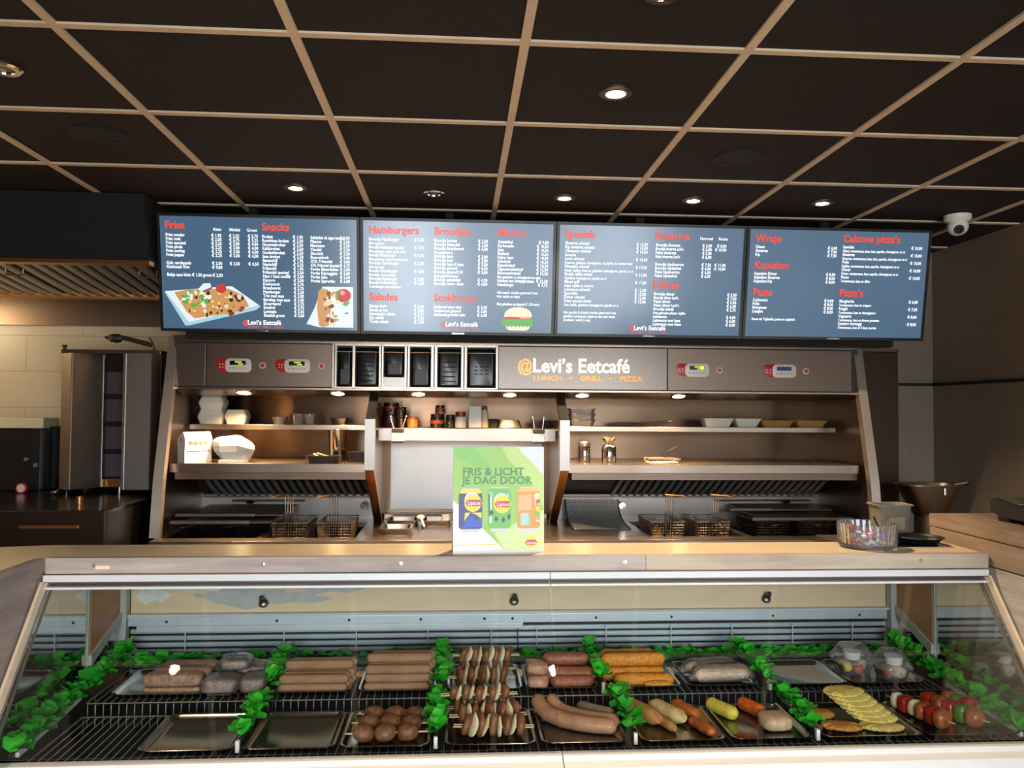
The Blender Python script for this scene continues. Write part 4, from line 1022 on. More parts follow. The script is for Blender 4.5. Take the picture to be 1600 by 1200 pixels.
# ------------------------------------------------------------------ left kitchen corner: hood, kebab grill, grill cabinet, contact grill
t = thing('exhaust_hood', 'black exhaust hood with slanted steel filters over the kebab grill', 'exhaust hood', (-2.3, 4.1, 2.1))
HX0, HX1 = -3.25, -1.42
MB().box(HX0, HX1, 3.68, 3.70, 2.262, CEIL - .004).box(HX1 - .02, HX1, 3.70, 4.60, 2.262, CEIL - .004).box(HX0, HX0 + .02, 3.70, 4.60, 2.262, CEIL - .004).build('casing', 'black_matte', t)
MB().prism([(3.676, 2.262), (3.676, 2.245), (3.73, 2.243), (3.73, 2.262)], 'x', HX0, HX1 + .03).build('front_lip', 'gold_steel', t)
MB().prism([(3.72, 2.262), (4.30, 2.19), (4.30, 2.21), (3.72, 2.285)], 'x', HX0, HX1 + .02).build('filter_plate', 'black_matte', t)
n = 0
for k in range(3):
    a, b_ = HX0 + .02 + k * .605, HX0 + .60 + k * .605
    f = MB()
    for i in range(9):
        x = a + .03 + i * .0655; f.prism([(x - .020, 0), (x + .020, 0), (x + .016, -.010), (x - .016, -.010)], 'y', 0, .565)
    ang = math.atan2(-.072, .58)
    f.transform(Matrix.Translation((0, 3.735, 2.2585)) @ Matrix.Rotation(ang, 4, 'X')).build('grease_filter', 'filter_steel', t)
    MB().tube([(b_ - .06, 3.85, 2.245), (b_ - .06, 3.85, 2.215), (b_ + .02, 3.85, 2.215), (b_ + .02, 3.85, 2.245)], .004, 6).build('filter_handle', 'gold_steel', t)
MB().box(HX0, HX1 + .02, 4.28, 4.32, 2.165, 2.195, .003).build('rear_gutter', 'gold_steel', t)
MB().box(HX0, HX1 + .02, 4.58, 4.605, 2.055, 2.262).build('back_sheet', 'steel_dark', t)
MB().lathe((-2.95, 3.95, 2.13), [(0, 0), (.05, .004), (.06, .03), (.05, .06), (0, .06)], 20).build('added_fill_lamp', 'lamp_lit', t)  # unseen lamp added to throw warm light on the left tile wall
ld = bpy.data.lights.new('added_fill_light', 'POINT'); ld.energy = 9; ld.color = (1, .74, .42); ld.shadow_soft_size = .06  # warm fill belonging to the added lamp
lo = bpy.data.objects.new('added_fill_light', ld); C.objects.link(lo); lo.parent = t; lo.location = Vector((-2.95, 3.9, 2.06)) - t.location

t = thing('grill_cabinet', 'dark brown steel cabinet drawer under the kebab grill', 'cabinet', (-1.95, 4.0, 0))
MB().box(-2.42, -1.482, 3.52, 4.55, .02, 1.15, .003).build('body', 'case_black', t)
MB().box(-2.42, -1.482, 3.515, 4.55, 1.15, 1.166, .002).build('worktop', 'black_gloss', t)
dr = MB().box(-2.41, -1.482, 3.497, 3.519, .88, 1.163, .002).build('drawer', 'brown_steel', t) if brushed('brown_steel', '#4d3d33', .42, (1, 40, 40)) else None
MB().box(-1.815, -1.575, 3.468, 3.485, 1.096, 1.110, .003).box(-1.81, -1.80, 3.48, 3.50, 1.098, 1.108).box(-1.59, -1.58, 3.48, 3.50, 1.098, 1.108).build('drawer_handle', 'gold_steel', dr)
t = thing('spit_cup', 'short steel cylinder on the black top of the grill cabinet', 'spit holder', (-1.70, 3.75, 1.166))
MB().cyl((-1.70, 3.75, 1.1665), (-1.70, 3.75, 1.20), .016, .016, 18).build('cylinder', 'gold_steel', t)

K = thing('kebab_grill', 'upright kebab grill with open steel doors and dark burners', 'kebab grill', (-1.74, 4.3, 1.166))
KX0, KX1, KY = -1.985, -1.50, 4.12
MB().box(KX0 + .01, KX1 - .005, 4.30, 4.54, 1.19, 1.885, .004).build('housing', 'dark_steel', K) if brushed('dark_steel', '#5a4e44', .4, (40, 40, 1)) else None
MB().box(KX0, KX1, 4.14, 4.54, 1.872, 1.892, .003).build('top_cover', 'steel_dark', K)
MB().box(KX0 + .15, KX1 - .13, 4.285, 4.30, 1.215, 1.86).build('burner_panel', 'black_matte', K)
for k in range(4): MB().box(KX0 + .165, KX1 - .145, 4.272, 4.287, 1.245 + k * .142, 1.362 + k * .142, .004).build('burner', 'burner_mesh', K) if k or plain('burner_mesh', '#54494c', .6, .3, .25, 120, .6) else None
MB().box(KX0 + .15, KX1 - .13, 4.27, 4.30, 1.19, 1.235, .003).build('drip_plate', 'gold_steel', K)
def door(pts, th, hinge):
    d = MB()
    for (xa, ya), (xb, yb) in zip(pts, pts[1:]):
        n_ = Vector((yb - ya, xa - xb)).normalized() * th
        d.prism([(xa, ya), (xb, yb), (xb + n_.x, yb + n_.y), (xa + n_.x, ya + n_.y)], 'z', 1.195, 1.872)
    return d
dl = door([(KX0 + .005, 4.30), (KX0 + .003, 4.16), (KX0 + .075, 4.10), (KX0 + .165, 4.25)], .006, 0).build('left_door', 'door_steel', K)
MB().box(KX0 + .156, KX0 + .170, 4.235, 4.26, 1.195, 1.872, .002).build('door_edge', 'steel_soft', dl)
drr = door([(KX1 - .155, 4.245), (KX1 - .15, 4.105), (KX1 - .03, 4.105), (KX1 - .005, 4.15), (KX1 - .003, 4.30)], .006, 0).build('right_door', 'door_steel', K)
MB().box(KX1 - .163, KX1 - .148, 4.095, 4.12, 1.195, 1.872, .002).build('door_edge', 'steel_soft', drr)
for x, s_ in ((KX0, -1), (KX1, 1)):
    MB().tube([(x, 4.15, 1.185), (x + s_ * .005, 4.13, 1.18), (x + s_ * .02, 4.12, 1.178), (x + s_ * .012, 4.115, 1.176)], .008, 8).build('door_rod', 'steel_soft', K)
MB().cyl((-1.71, 4.2, 1.167), (-1.71, 4.2, 1.2), .006, .006, 8).build('spit_pin', 'steel_soft', K)
for k in range(4):
    kb = MB().cyl((KX1 - .003, 4.42, 1.32 + k * .15), (KX1 + .022, 4.42, 1.32 + k * .15), .019, .016, 14).build('gas_knob', 'black_plastic', K)
mt = MB(); mt.tube([(-1.80, 4.25, 1.965), (-1.73, 4.25, 1.962), (-1.58, 4.25, 1.925)], .012, 8).tube([(-1.57, 4.25, 1.892), (-1.60, 4.25, 1.965)], .008, 8).build('motor_arm', 'dull_steel', K)
MB().ball((-1.765, 4.25, 1.958), (.036, .024, .024), 14, 9, .2, 60, 2).cyl((-1.82, 4.25, 1.965), (-1.785, 4.25, 1.95), .006, .008, 8).build('motor_grip', 'dark_grey', K)
MB().lathe((KX0 + .012, 4.15, 1.892), [(0, 0), (.008, 0), (.008, .012), (.013, .014), (.013, .022), (0, .022)], 12).build('top_knob', 'black_plastic', K)

t = thing('contact_grill', 'black contact grill with cream lid at the far left', 'contact grill', (-2.22, 4.42, 1.166))
MB().box(-2.42, -2.06, 4.40, 4.54, 1.168, 1.50, .006).build('body', 'black_gloss', t)
MB().box(-2.42, -2.17, 4.34, 4.40, 1.168, 1.49, .004).build('front_panel', 'black_plastic', t)
MB().box(-2.45, -2.155, 4.33, 4.50, 1.49, 1.545, .006).build('lid', 'cream_box', t)
MB().cyl((-2.19, 4.33, 1.30), (-2.19, 4.36, 1.30), .012, .012, 12).cyl((-2.24, 4.33, 1.33), (-2.24, 4.36, 1.33), .01, .01, 12).build('knobs', 'chrome', t)
MB().box(-2.165, -2.160, 4.335, 4.35, 1.18, 1.48).build('edge_strip', 'dull_steel', t)
t = thing('round_dial', 'small round white dial with a red rim leaning by the contact grill', 'dial', (-2.10, 4.2, 1.166))
MB().cyl((-2.19, 4.2, 1.193), (-2.19, 4.215, 1.193), .028, .028, 24).build('rim', 'red_plastic', t); MB().cyl((-2.19, 4.196, 1.193), (-2.19, 4.2005, 1.193), .02, .02, 22).build('face', 'card_white', t)

# ------------------------------------------------------------------ right kitchen corner
t = thing('tall_cabinet', 'tall brown steel cabinet between the range and the right corner', 'cabinet', (2.27, 4.46, 0))
MB().box(2.10, 2.465, 4.34, 4.60, .02, 1.945, .003).build('body', 'brown_steel', t)
MB().box(2.10, 2.468, 4.335, 4.60, 1.945, 1.962, .002).build('top_strip', 'steel_dark', t)
t = thing('side_table', 'low steel side table behind the right end of the counter', 'table', (2.06, 3.4, 0))
MB().box(1.70, 2.40, 3.05, 3.72, .992, 1.022, .003).build('table_top', 'dull_steel', t)
for x in (1.73, 2.37):
    for y in (3.08, 3.69): MB().box(x - .02, x + .02, y - .02, y + .02, 0, .992).build('leg', 'dull_steel', t)
t = thing('plastic_tub', 'beige plastic tub with a blank paper label behind the counter', 'plastic tub', (1.905, 3.42, 1.022))
c = (1.91, 3.44, 1.0225)
MB().rloft(c, [(.060, .045, .015, 0), (.074, .055, .02, .172), (.082, .062, .02, .173), (.082, .062, .02, .179), (.072, .053, .018, .178), (.057, .042, .013, .003)], 5).build('tub', 'tub_plastic', t)
MB().box(1.872, 1.945, 3.380, 3.3895, 1.095, 1.148).build('paper_label', 'label_paper', t)
brushed('hopper_steel', '#7d6a58', .42, (20, 20, 2))
F = thing('potato_hopper', 'dark steel hopper with flared bowl and round stem in the right corner', 'hopper', (2.47, 4.05, 0))
fc = (2.46, 4.05, 0)
MB().lathe(fc, [(0, .02), (.10, .02), (.10, .96), (.072, .98), (.072, 1.075)], 28).build('stem', 'hopper_steel', F)
MB().lathe(fc, [(.074, 1.073), (.078, 1.075), (.078, 1.083), (.074, 1.085)], 28).build('collar', 'steel_dark', F)
MB().rloft(fc, [(.072, .072, .07, 1.08), (.09, .08, .07, 1.095), (.158, .10, .08, 1.225), (.166, .106, .08, 1.228), (.166, .106, .08, 1.234), (.155, .097, .08, 1.232), (.08, .07, .06, 1.10)], 6).build('bowl', 'hopper_steel', F)
MB().box(2.475, 2.487, 3.935, 3.95, 1.185, 1.222, .002).build('latch', 'chrome', F)
MB().tube([(2.57, 4.0, 1.23), (2.615, 3.96, 1.245), (2.622, 3.96, 1.238)], .012, 8).build('rim_hook', 'black_plastic', F)

# ------------------------------------------------------------------ serving counter: ledge, wings
LZ = 1.257; CX0, CX1 = -.935, 1.300
t = thing('serving_ledge', 'beige topped serving ledge with whitewashed front board above the display case', 'counter', (.18, 1.99, 1.22))
MB().box(CX0 - .001, CX1 + .002, 1.918, 2.083, 1.224, LZ, .002).build('top_board', 'laminate', t)
MB().box(CX0 + .002, .45, 1.898, 1.918, 1.2215, LZ + .0005, .0015).build('front_board', 'greywash', t)
MB().box(.4505, CX1 + .004, 1.898, 1.918, 1.2215, LZ + .0005, .0015).build('front_board', 'ledge_wood', t)
for x in (-.825, -.447, -.13, .40, 1.131): MB().lathe((0, 0, 0), [(0, .0015), (.0045, .001), (.005, 0), (0, 0)], 12).transform(Matrix.Translation((x, 1.898, 1.241)) @ Matrix.Rotation(PI / 2, 4, 'X')).build('screw', 'chrome', t)
MB().box(-.822, -.79, 1.8975, 1.8985, 1.232, 1.240).build('wood_chip', 'laminate', t)
t = thing('counter_wing', 'left counter wing with beige top and greyish wood side', 'counter', (-1.25, 1.2, 0))
MB().prism([(CX0 - .022, .3), (CX0 - .022, 1.898), (CX0 - .003, 1.90), (CX0 - .003, 2.083), (-1.0, 2.083), (-1.62, 1.95), (-1.62, .3)], 'z', 1.224, LZ - .0005).build('worktop', 'laminate', t)
MB().box(CX0 - .0215, CX0 - .001, .3, 1.897, 1.218, LZ).build('edge_board', 'greywash_y', t)
MB().box(CX0 - .030, CX0 - .008, .3, 2.08, .02, 1.218).build('side_panel', 'greywash_y', t)
MB().box(-1.62, -1.60, .3, 1.94, .02, 1.224).build('back_panel', 'greywash_y', t)
t = thing('wooden_board', 'thin brown wooden board lying at the left photo edge on the counter wing', 'board', (-1.18, 1.86, LZ))
MB().box(-1.30, -1.055, 1.835, 1.90, LZ, LZ + .006, .001).build('board', 'gold_wood', t) if wood('gold_wood', '#7a5c34', '#9a7744', '#b0905a', 'x') else None
t = thing('counter_wing', 'right raised counter wing with two stacked beams and whitewashed planks', 'counter', (1.55, 1.2, 0))
MB().box(1.309, 1.90, .3, 2.155, 1.29, 1.3235, .003).build('upper_beam', 'block_wood', t)
MB().box(1.311, 1.90, .3, 2.155, 1.2255, 1.2885, .003).build('lower_beam', 'block_wood', t)
for k in range(6): MB().box(1.312, 1.332, .3, 2.15, 1.2235 - .2 * (k + 1), 1.2225 - .2 * k, .002).build('plank', 'whitewash_y', t)
MB().box(1.88, 1.9, .3, 2.15, .02, 1.224).build('back_panel', 'whitewash_y', t)

# ------------------------------------------------------------------ glass display case
D = thing('display_case', 'long glass fronted snack display case with steel shutter back', 'display case', (.18, 1.95, 0))
GT, GB = Vector((0, 1.893, 1.200)), Vector((0, 1.662, .905))
MB().box(CX0 + .005, CX1 - .005, 1.63, 2.34, .02, .80).build('base', 'white_plastic', D)
MB().box(CX0 + .006, CX1 - .006, 1.67, 2.315, .80, .845).build('inner_floor', 'case_black', D)
MB().prism([(1.607, .82), (1.607, .872), (1.617, .885), (1.640, .889), (1.646, .898), (1.668, .898), (1.672, .885), (1.68, .82)], 'x', CX0 + .004, .2185).build('bottom_rail', 'white_profile', D)
MB().prism([(1.607, .82), (1.607, .872), (1.617, .885), (1.640, .889), (1.646, .898), (1.668, .898), (1.672, .885), (1.68, .82)], 'x', .2205, CX1 - .004).build('bottom_rail', 'white_profile', D)
for x0, x1 in ((CX0 + .004, .2185), (.2205, CX1 - .004)):
    MB().prism([(1.886, 1.206), (1.886, 1.2205), (1.897, 1.2205), (1.897, 1.206)], 'x', x0, x1).build('top_rail', 'white_profile', D)
    MB().prism([(1.893, 1.1955), (1.893, 1.2055), (1.906, 1.2055), (1.906, 1.1955)], 'x', x0, x1).build('glass_channel', 'brown_profile', D)
    MB().prism([(1.880, 1.190), (1.880, 1.195), (1.892, 1.1955), (1.892, 1.1895)], 'x', x0, x1).build('glass_bead', 'white_profile', D)
n_ = Vector((0, -(GT.z - GB.z), (GT.y - GB.y))).normalized()     # outward normal
for x0, x1 in ((CX0 + .018, .2165), (.2225, CX1 - .018)):
    a, b_ = GB - n_ * .002, GT - n_ * .002
    MB().prism([(a.y, a.z), (b_.y, b_.z), (b_.y + n_.y * .004, b_.z + n_.z * .004), (a.y + n_.y * .004, a.z + n_.z * .004)], 'x', x0, x1).build('front_glass', 'case_glass', D)
for x0, x1, xa, xb in ((CX0 + .003, CX0 + .014, CX0 - .002, CX0 + .005), (CX1 - .014, CX1 - .003, CX1 - .005, CX1 + .002)):
    a, b_ = GB + n_ * .006, GT + n_ * .006; q = n_ * -.03
    MB().prism([(a.y, a.z), (b_.y, b_.z), (b_.y + q.y, b_.z + q.z), (a.y + q.y, a.z + q.z)], 'x', x0, x1).build('side_frame', 'frame_beige', D) if 'frame_beige' in M or plain('frame_beige', '#b9a894', .4, .2, .05) else None
    a, b_ = GB + n_ * .010, GT + n_ * .010
    MB().prism([(a.y, a.z), (b_.y, b_.z), (b_.y + q.y * .6, b_.z + q.z * .6), (a.y + q.y * .6, a.z + q.z * .6)], 'x', xa, xb).build('side_bead', 'wood_bead', D) if 'wood_bead' in M or plain('wood_bead', '#d8bd9c', .5, 0, .05) else None
EX0, EX1 = CX0 + .006, CX1 - .006
for x0, x1 in ((EX0, EX0 + .004), (EX1 - .004, EX1)):
    MB().prism([(1.68, .845), (1.68, .92), (1.885, 1.185), (2.32, 1.185), (2.32, .845)], 'x', x0, x1).build('end_panel', 'mirror_panel', D)
for s_, x in ((1, EX0 + .004), (-1, EX1 - .004)):         # dark timber cheek and its pale bracket at the back corners
    a, b_ = (x, x + s_ * .006)
    MB().prism([(2.105, 1.184), (2.285, 1.184), (2.285, 1.040), (2.105, .978)], 'x', a, b_).build('timber_cheek', 'rosewood', D)
    MB().prism([(2.28, 1.185), (2.305, 1.185), (2.305, .885), (2.28, .885)], 'x', a, x + s_ * .022).build('corner_post', 'frame_grey', D) if 'frame_grey' in M or plain('frame_grey', '#b4b2ac', .45, .1, .05) else None
    MB().prism([(2.10, .978), (2.285, 1.042), (2.285, 1.018), (2.10, .952)], 'x', a, x + s_ * .012).build('bracket_arm', 'frame_grey', D)
    MB().prism([(2.098, 1.184), (2.106, 1.184), (2.106, .90), (2.098, .90)], 'x', a, x + s_ * .004).build('edge_strip', 'frame_grey', D)
MB().box(EX0, EX1, 2.06, 2.33, 1.186, 1.20).build('top_sheet', 'white_plastic', D)
MB().box(EX0 + .026, EX1 - .026, 2.312, 2.33, 1.030, 1.186).build('back_board', 'board_beige', D)
MB().box(EX0 + .026, EX1 - .026, 2.290, 2.313, 1.024, 1.030).build('board_bead', 'white_profile', D)
pt = MB(); r3 = random.Random(11)
for cx, cz, rx, rz in ((-.845, 1.085, .04, .03), (-.70, 1.10, .10, .012), (-.60, 1.075, .11, .03), (-.46, 1.07, .09, .018), (-.35, 1.10, .08, .02)):
    ph = r3.random() * 6
    pt.mat('paint_grey' if cx > -.8 and rz > .015 else 'paint_pale').poly([(cx + rx * math.cos(u) * (1 + .25 * math.sin(5 * u + ph)), cz + rz * math.sin(u) * (1 + .3 * math.cos(4 * u + ph))) for u in [2 * PI * k / 26 for k in range(26)]], 2.3105 - .0002 * rx * 10) if ('paint_grey' in M or (plain('paint_grey', '#b3b1aa', .5) and plain('paint_pale', '#d9d6cc', .5))) else None
pt.build('worn_paint', None, D, smooth=0, recalc=False)
sh = MB()                                                 # roller shutter slats
sh.mat('case_black').box(EX0 + .026, EX1 - .026, 2.320, 2.328, .86, 1.024).mat('slat_metal')
for k in range(7):
    z = .985 - k * .0186
    sh.prism([(2.3185, z), (2.314, z - .001), (2.3115, z - .007), (2.3135, z - .0132), (2.3185, z - .0142)], 'x', EX0 + .026, EX1 - .026)
sh.build('shutter', None, D)
MB().box(EX0 + .024, EX1 - .03, 2.296, 2.318, .997, 1.022, .0015).build('head_rail', 'aluminium', D)
MB().box(EX0 + .05, .19, 2.290, 2.2965, .982, .998, .001).build('pelmet', 'aluminium', D)
sc = MB()
for x in (-.80, -.50, -.30, -.10, .08, .16, .40, .62, .92, 1.18): sc.ball((x, 2.2955, 1.009), (.004, .0025, .004), 8, 5)
sc.build('rail_screws', 'dark_grey', D)
cd = MB()
for x in (-.75, -.48, -.28, -.08, .10, .23, .43, .62, .80, .98, 1.16): cd.box(x - .0012, x + .0012, 2.2995, 2.302, .86, .985)
cd.build('ladder_cords', 'white_profile', D)
MB().tube([(.175, 2.298, .99), (.176, 2.295, .90)], .0015, 6).ball((.176, 2.295, .896), (.006, .006, .007), 8, 6).build('pull_cord', 'dark_grey', D)
for x in (-.54, .165, .905):
    hk = MB(); hk.lathe((0, 0, 0), [(0, .0), (.014, .0), (.012, .006), (.005, .01), (.005, .02), (.008, .026), (.006, .034), (0, .036)], 14)
    hk.transform(Matrix.Translation((x, 2.309, 1.055)) @ Matrix.Rotation(math.radians(50), 4, 'X')).build('knob_hook', 'dull_steel', D)

# wire racks, a lower and an upper row, four units each
def rack(x0, x1, y0, y1, z, riser, label, group):
    t = thing('wire_rack', label, 'wire rack', ((x0 + x1) / 2, (y0 + y1) / 2, .845), group=group)
    w_ = MB(); n = round((x1 - x0) / .0186)
    for k in range(n + 1):
        x = x0 + .006 + (x1 - x0 - .012) * k / n
        w_.tube([(x, y0, z - .003 if not riser else z - .058), (x, y0 + .002, z), (x, y1, z)], .0012, 5)
    w_.build('wires', 'wire_bright', t)
    f = MB()
    f.tube([(x0, y1, z - .002), (x0, y0 + .006, z - .002), (x0 + .006, y0, z - .002), (x1 - .006, y0, z - .002), (x1, y0 + .006, z - .002), (x1, y1, z - .002), (x0, y1, z - .002)], .0022, 6)
    for x in (x0 + .01, x1 - .01): f.tube([(x, y0 + .03, z), (x, y0 + .03, .8455)], .002, 6).tube([(x, y1 - .01, z), (x, y1 - .01, .8455)], .002, 6)
    f.build('frame', 'dull_steel', t)
segs = ((-.868, -.462), (-.452, -.046), (-.03, .385), (.395, .79), (.80, 1.230))
names = ('first from the left end', 'between the empty tray and the meatball skewers', 'at the middle under the onion skewers and long sausages', 'under the rolls and croquettes', 'at the right end under the ridged snacks')
for (a, b_), nm in zip(segs, names):
    rack(a, b_, 1.700, 1.948, .882, False, 'front lower wire rack ' + nm, 'lower wire racks in the display case')
    rack(a, b_, 1.966, 2.26, .907, True, 'raised back wire rack ' + nm.replace('the empty tray and the meatball skewers', 'the first and second leaf dividers').replace('onion skewers and long sausages', 'upper onion skewers').replace('rolls and croquettes', 'breaded rolls').replace('ridged snacks', 'salad tubs'), 'raised wire racks in the display case')

# ------------------------------------------------------------------ things on the ledge
t = thing('poster_stand', 'green and white card poster stand with three drink cans and FRIS & LICHT slogan', 'poster', (.101, 1.945, LZ), (math.radians(-2), 0, math.radians(4.5)))
PW, PH = .222, .255
MB().box(-PW / 2, PW / 2, 0, .004, 0, PH).build('board', 'print_white', t, True)
MB().prism([(.005, .001), (.005, .10), (.055, .001)], 'x', -PW / 2 + .001, -PW / 2 + .004).prism([(.005, .001), (.005, .10), (.055, .001)], 'x', PW / 2 - .004, PW / 2 - .001).build('easel_foot', 'foot_grey', t, True) if plain('foot_grey', '#a8a6a6', .6) else None
b = MB()
def pq(mat, pts, y): b.mat(mat).poly([(-PW / 2 + u * PW, PH * (1 - v)) for u, v in pts], y)
pq('print_green', [(0, 0), (.70, 0), (1, .275), (1, .98), (.57, .98), (0, .50)], -.0004)
pq('print_green_mid', [(0, 0), (.23, 0), (.43, .22), (.43, .24), (.30, .21), (0, .09)], -.0006)
pq('print_green_light', [(.53, 0), (.70, 0), (1, .275), (1, .60), (.93, .42), (.60, .12)], -.0007)
pq('print_green_pale', [(.45, .82), (1, .60), (1, .98), (.57, .98)], -.0006)
pq('print_white', [(0, .5), (.55, 1), (0, 1)], -.0008); pq('print_white', [(.0, .975), (1, .975), (1, 1), (0, 1)], -.0009)
pq('print_yellow', [(.0, .923), (1, .905), (1, .912), (0, .931)], -.0012)
def can(u0, v0, v1, body, top, kind):
    w_ = .255; x0, x1 = u0, u0 + w_
    pq('print_silver', [(x0 + .03, v0 - .012), (x1 - .03, v0 - .012), (x1 - .03, v0 + .02), (x0 + .03, v0 + .02)], -.0012)
    pq(top, [(x0 + .03, v0), (x1 - .03, v0), (x1 - .005, v0 + .045), (x0 + .005, v0 + .045)], -.0014)
    pq(body, [(x0 + .005, v0 + .035), (x1 - .005, v0 + .035), (x1, v0 + .06), (x1, v1 - .02), (x1 - .02, v1), (x0 + .02, v1), (x0, v1 - .02), (x0, v0 + .06)], -.0016)
    pq('print_silver', [(x0 + .02, v1), (x1 - .02, v1), (x1 - .06, v1 + .045), (x1 - .09, v1 + .03), (x0 + .09, v1 + .03), (x0 + .06, v1 + .045)], -.0014)
can(.062, .405, .775, 'print_blue', 'print_yellow', 0); can(.378, .395, .772, 'print_can_green', 'print_can_green', 1); can(.70, .392, .775, 'print_orange', 'print_orange_light', 2)
dX = lambda u: -PW / 2 + u * PW
dZ = lambda v: PH * (1 - v)
pq('print_blue_bright', [(.14, .70), (.19, .64), (.25, .70), (.315, .66), (.315, .75), (.10, .765)], -.002)
pq('print_yellow', [(.13, .62), (.31, .62), (.31, .68), (.25, .64), (.19, .62), (.12, .70)], -.0019)
for u, v, r in ((.215, .53, .094), (.535, .545, .094)):
    b.mat('print_white').disc(dX(u - .01), dZ(v - .02), r * PW * .9, r * PW * 1.06, -.0021, 28)
    b.mat('print_yellow').disc(dX(u), dZ(v), r * PW, r * PW * 1.02, -.0023, 28)
    pq('print_red', [(u - .085, v + .0), (u - .06, v - .03), (u + .085, v - .03), (u + .085, v + .03), (u - .06, v + .03)], -.0026)
for k, (u, v) in enumerate(((.42, .45), (.60, .46), (.47, .68), (.55, .69), (.61, .66), (.42, .62))):
    pq('print_deep' if k > 1 else 'print_teal', [(u - .022, v), (u, v - .03), (u + .022, v + .005), (u - .004, v + .035)], -.0019)
pq('print_white', [(.395, .43), (.42, .43), (.42, .72), (.395, .72)], -.0018) ; pq('print_deep', [(.385, .45), (.40, .45), (.405, .66), (.39, .66)], -.0019)
pq('print_peach', [(.715, .46), (.86, .45), (.86, .60), (.715, .61)], -.0019); pq('print_teal', [(.735, .63), (.835, .625), (.84, .745), (.74, .75)], -.0021)
for k in range(6): pq('print_white', [(.745, .64 + .018 * k), (.825, .636 + .018 * k), (.825, .642 + .018 * k), (.745, .646 + .018 * k)], -.0023)
pq('print_white', [(.89, .46), (.915, .44), (.953, .45), (.953, .50), (.90, .52)], -.0019)
pq('print_yellow', [(.895, .50), (.953, .47), (.953, .62), (.905, .60)], -.002); pq('print_can_green', [(.895, .61), (.953, .62), (.953, .655), (.895, .66)], -.0021)
pq('print_red', [(.91, .51), (.953, .50), (.953, .57), (.91, .565)], -.0024); pq('print_white', [(.91, .69), (.945, .70), (.945, .715), (.905, .71)], -.0019)
pq('print_blue', [(.91, .532), (.91, .533), (.911, .533)], -.0024)
b.mat('print_yellow').disc(dX(.855), dZ(.905), .0145, .0145, -.0018, 28)
pq('print_red', [(.79, .907), (.81, .885), (.90, .882), (.925, .905), (.90, .93), (.81, .932)], -.0022)
b.build('printed_design', None, t, True, smooth=0, recalc=False)
LETTERS['slogan'].transform(Matrix.Translation((0, -.0022, 0))).build('slogan', None, t, True, smooth=0, recalc=False)
LETTERS['brand'].transform(Matrix.Translation((0, -.0030, 0))).build('can_lettering', None, t, True, smooth=0, recalc=False)

t = thing('sweet_bowl', 'ribbed clear glass bowl holding wrapped sweets on the ledge', 'bowl', (1.05, 2.0, LZ))
bc = (1.05, 2.0, LZ)
MB().lathe(bc, [(0, .001), (.064, .001), (.069, .006), (.072, .058), (.072, .062), (.068, .0625), (.067, .058), (.063, .012), (0, .01)], 72, 1, 1, 1, .014).build('glass_bowl', 'glass_bowl', t)
for k in range(26):
    a = k * 2.4; r_ = .052 * math.sqrt((k % 13 + .5) / 13); z = LZ + .0155 + (k // 13) * .014 + .003 * rng.random()
    o = MB(); o.ball((0, 0, 0), (.011, .006, .005), 10, 6)
    o.prism([(.010, -.005), (.010, .005), (.017, .007), (.017, -.007)], 'z', -.0006, .0006).prism([(-.010, -.005), (-.010, .005), (-.017, .007), (-.017, -.007)], 'z', -.0006, .0006)
    o.transform(Matrix.Translation((1.05 + r_ * math.cos(a), 2.0 + r_ * math.sin(a), z)) @ Matrix.Rotation(rng.random() * 6, 4, 'Z') @ Matrix.Rotation(rng.uniform(-.6, .6), 4, 'Y'))
    o = o.build('wrapped_sweet', ('candy_red', 'candy_white', 'candy_white', 'candy_red', 'candy_orange', 'candy_blue')[k % 6]) if ('candy_red' in M or [plain(*q) for q in (('candy_red', '#c4281f', .3), ('candy_white', '#e4e0dc', .3), ('candy_blue', '#3f59b0', .3), ('candy_orange', '#d9862f', .3))]) else None
    recentre(o); tag(o, ('red', 'white', 'white', 'red', 'orange', 'blue')[k % 6] + ' wrapped sweet lying in the ribbed glass bowl', 'sweet', ('red', 'white', 'white', 'red', 'orange', 'blue')[k % 6] + ' sweets in the glass bowl')
t = thing('lollipop', 'red lollipop with dark stick leaning inside the glass bowl', 'lollipop', (1.10, 2.0, LZ + .03))
MB().ball((1.0, 1.985, LZ + .05), (.012, .012, .012), 12, 8).build('sweet', 'candy_red', t); MB().cyl((1.09, 2.0, LZ + .03), (1.078, 2.02, LZ + .075), .0022, .0022, 8).build('stick', 'black_plastic', t)
t = thing('serving_tray', 'flat black tray with a metal edge behind the glass bowl', 'tray', (1.19, 2.05, LZ))
MB().rloft((1.195, 2.055, LZ), [(.075, .075, .004, 0), (.075, .075, .004, .003), (.07, .07, .004, .003), (.07, .07, .004, .0022)], 3).build('tray_body', 'black_gloss', t)
MB().box(1.12, 1.27, 1.978, 1.981, LZ, LZ + .0035).build('front_edge', 'chrome', t)
t = thing('coin_dish', 'round black dish with a bright steel insert on the flat tray', 'dish', (1.21, 2.05, LZ + .0035))
MB().lathe((1.215, 2.05, LZ + .0035), [(0, .0), (.045, 0), (.062, .016), (.064, .016), (.046, .003), (0, .003)], 32).build('dish', 'black_plastic', t)
MB().lathe((1.215, 2.05, LZ + .0035), [(0, .0045), (.036, .0045), (.044, .012), (.042, .013), (0, .009)], 28).build('insert', 'chrome', t)
t = thing('payment_terminal', 'dark grey card terminal on its stand on the right counter wing', 'card terminal', (1.44, 1.93, 1.3235))
MB().prism([(1.84, 1.335), (1.84, 1.358), (2.01, 1.382), (2.02, 1.372), (2.02, 1.345), (1.98, 1.336)], 'x', 1.395, 1.48).build('casing', 'dark_grey', t)
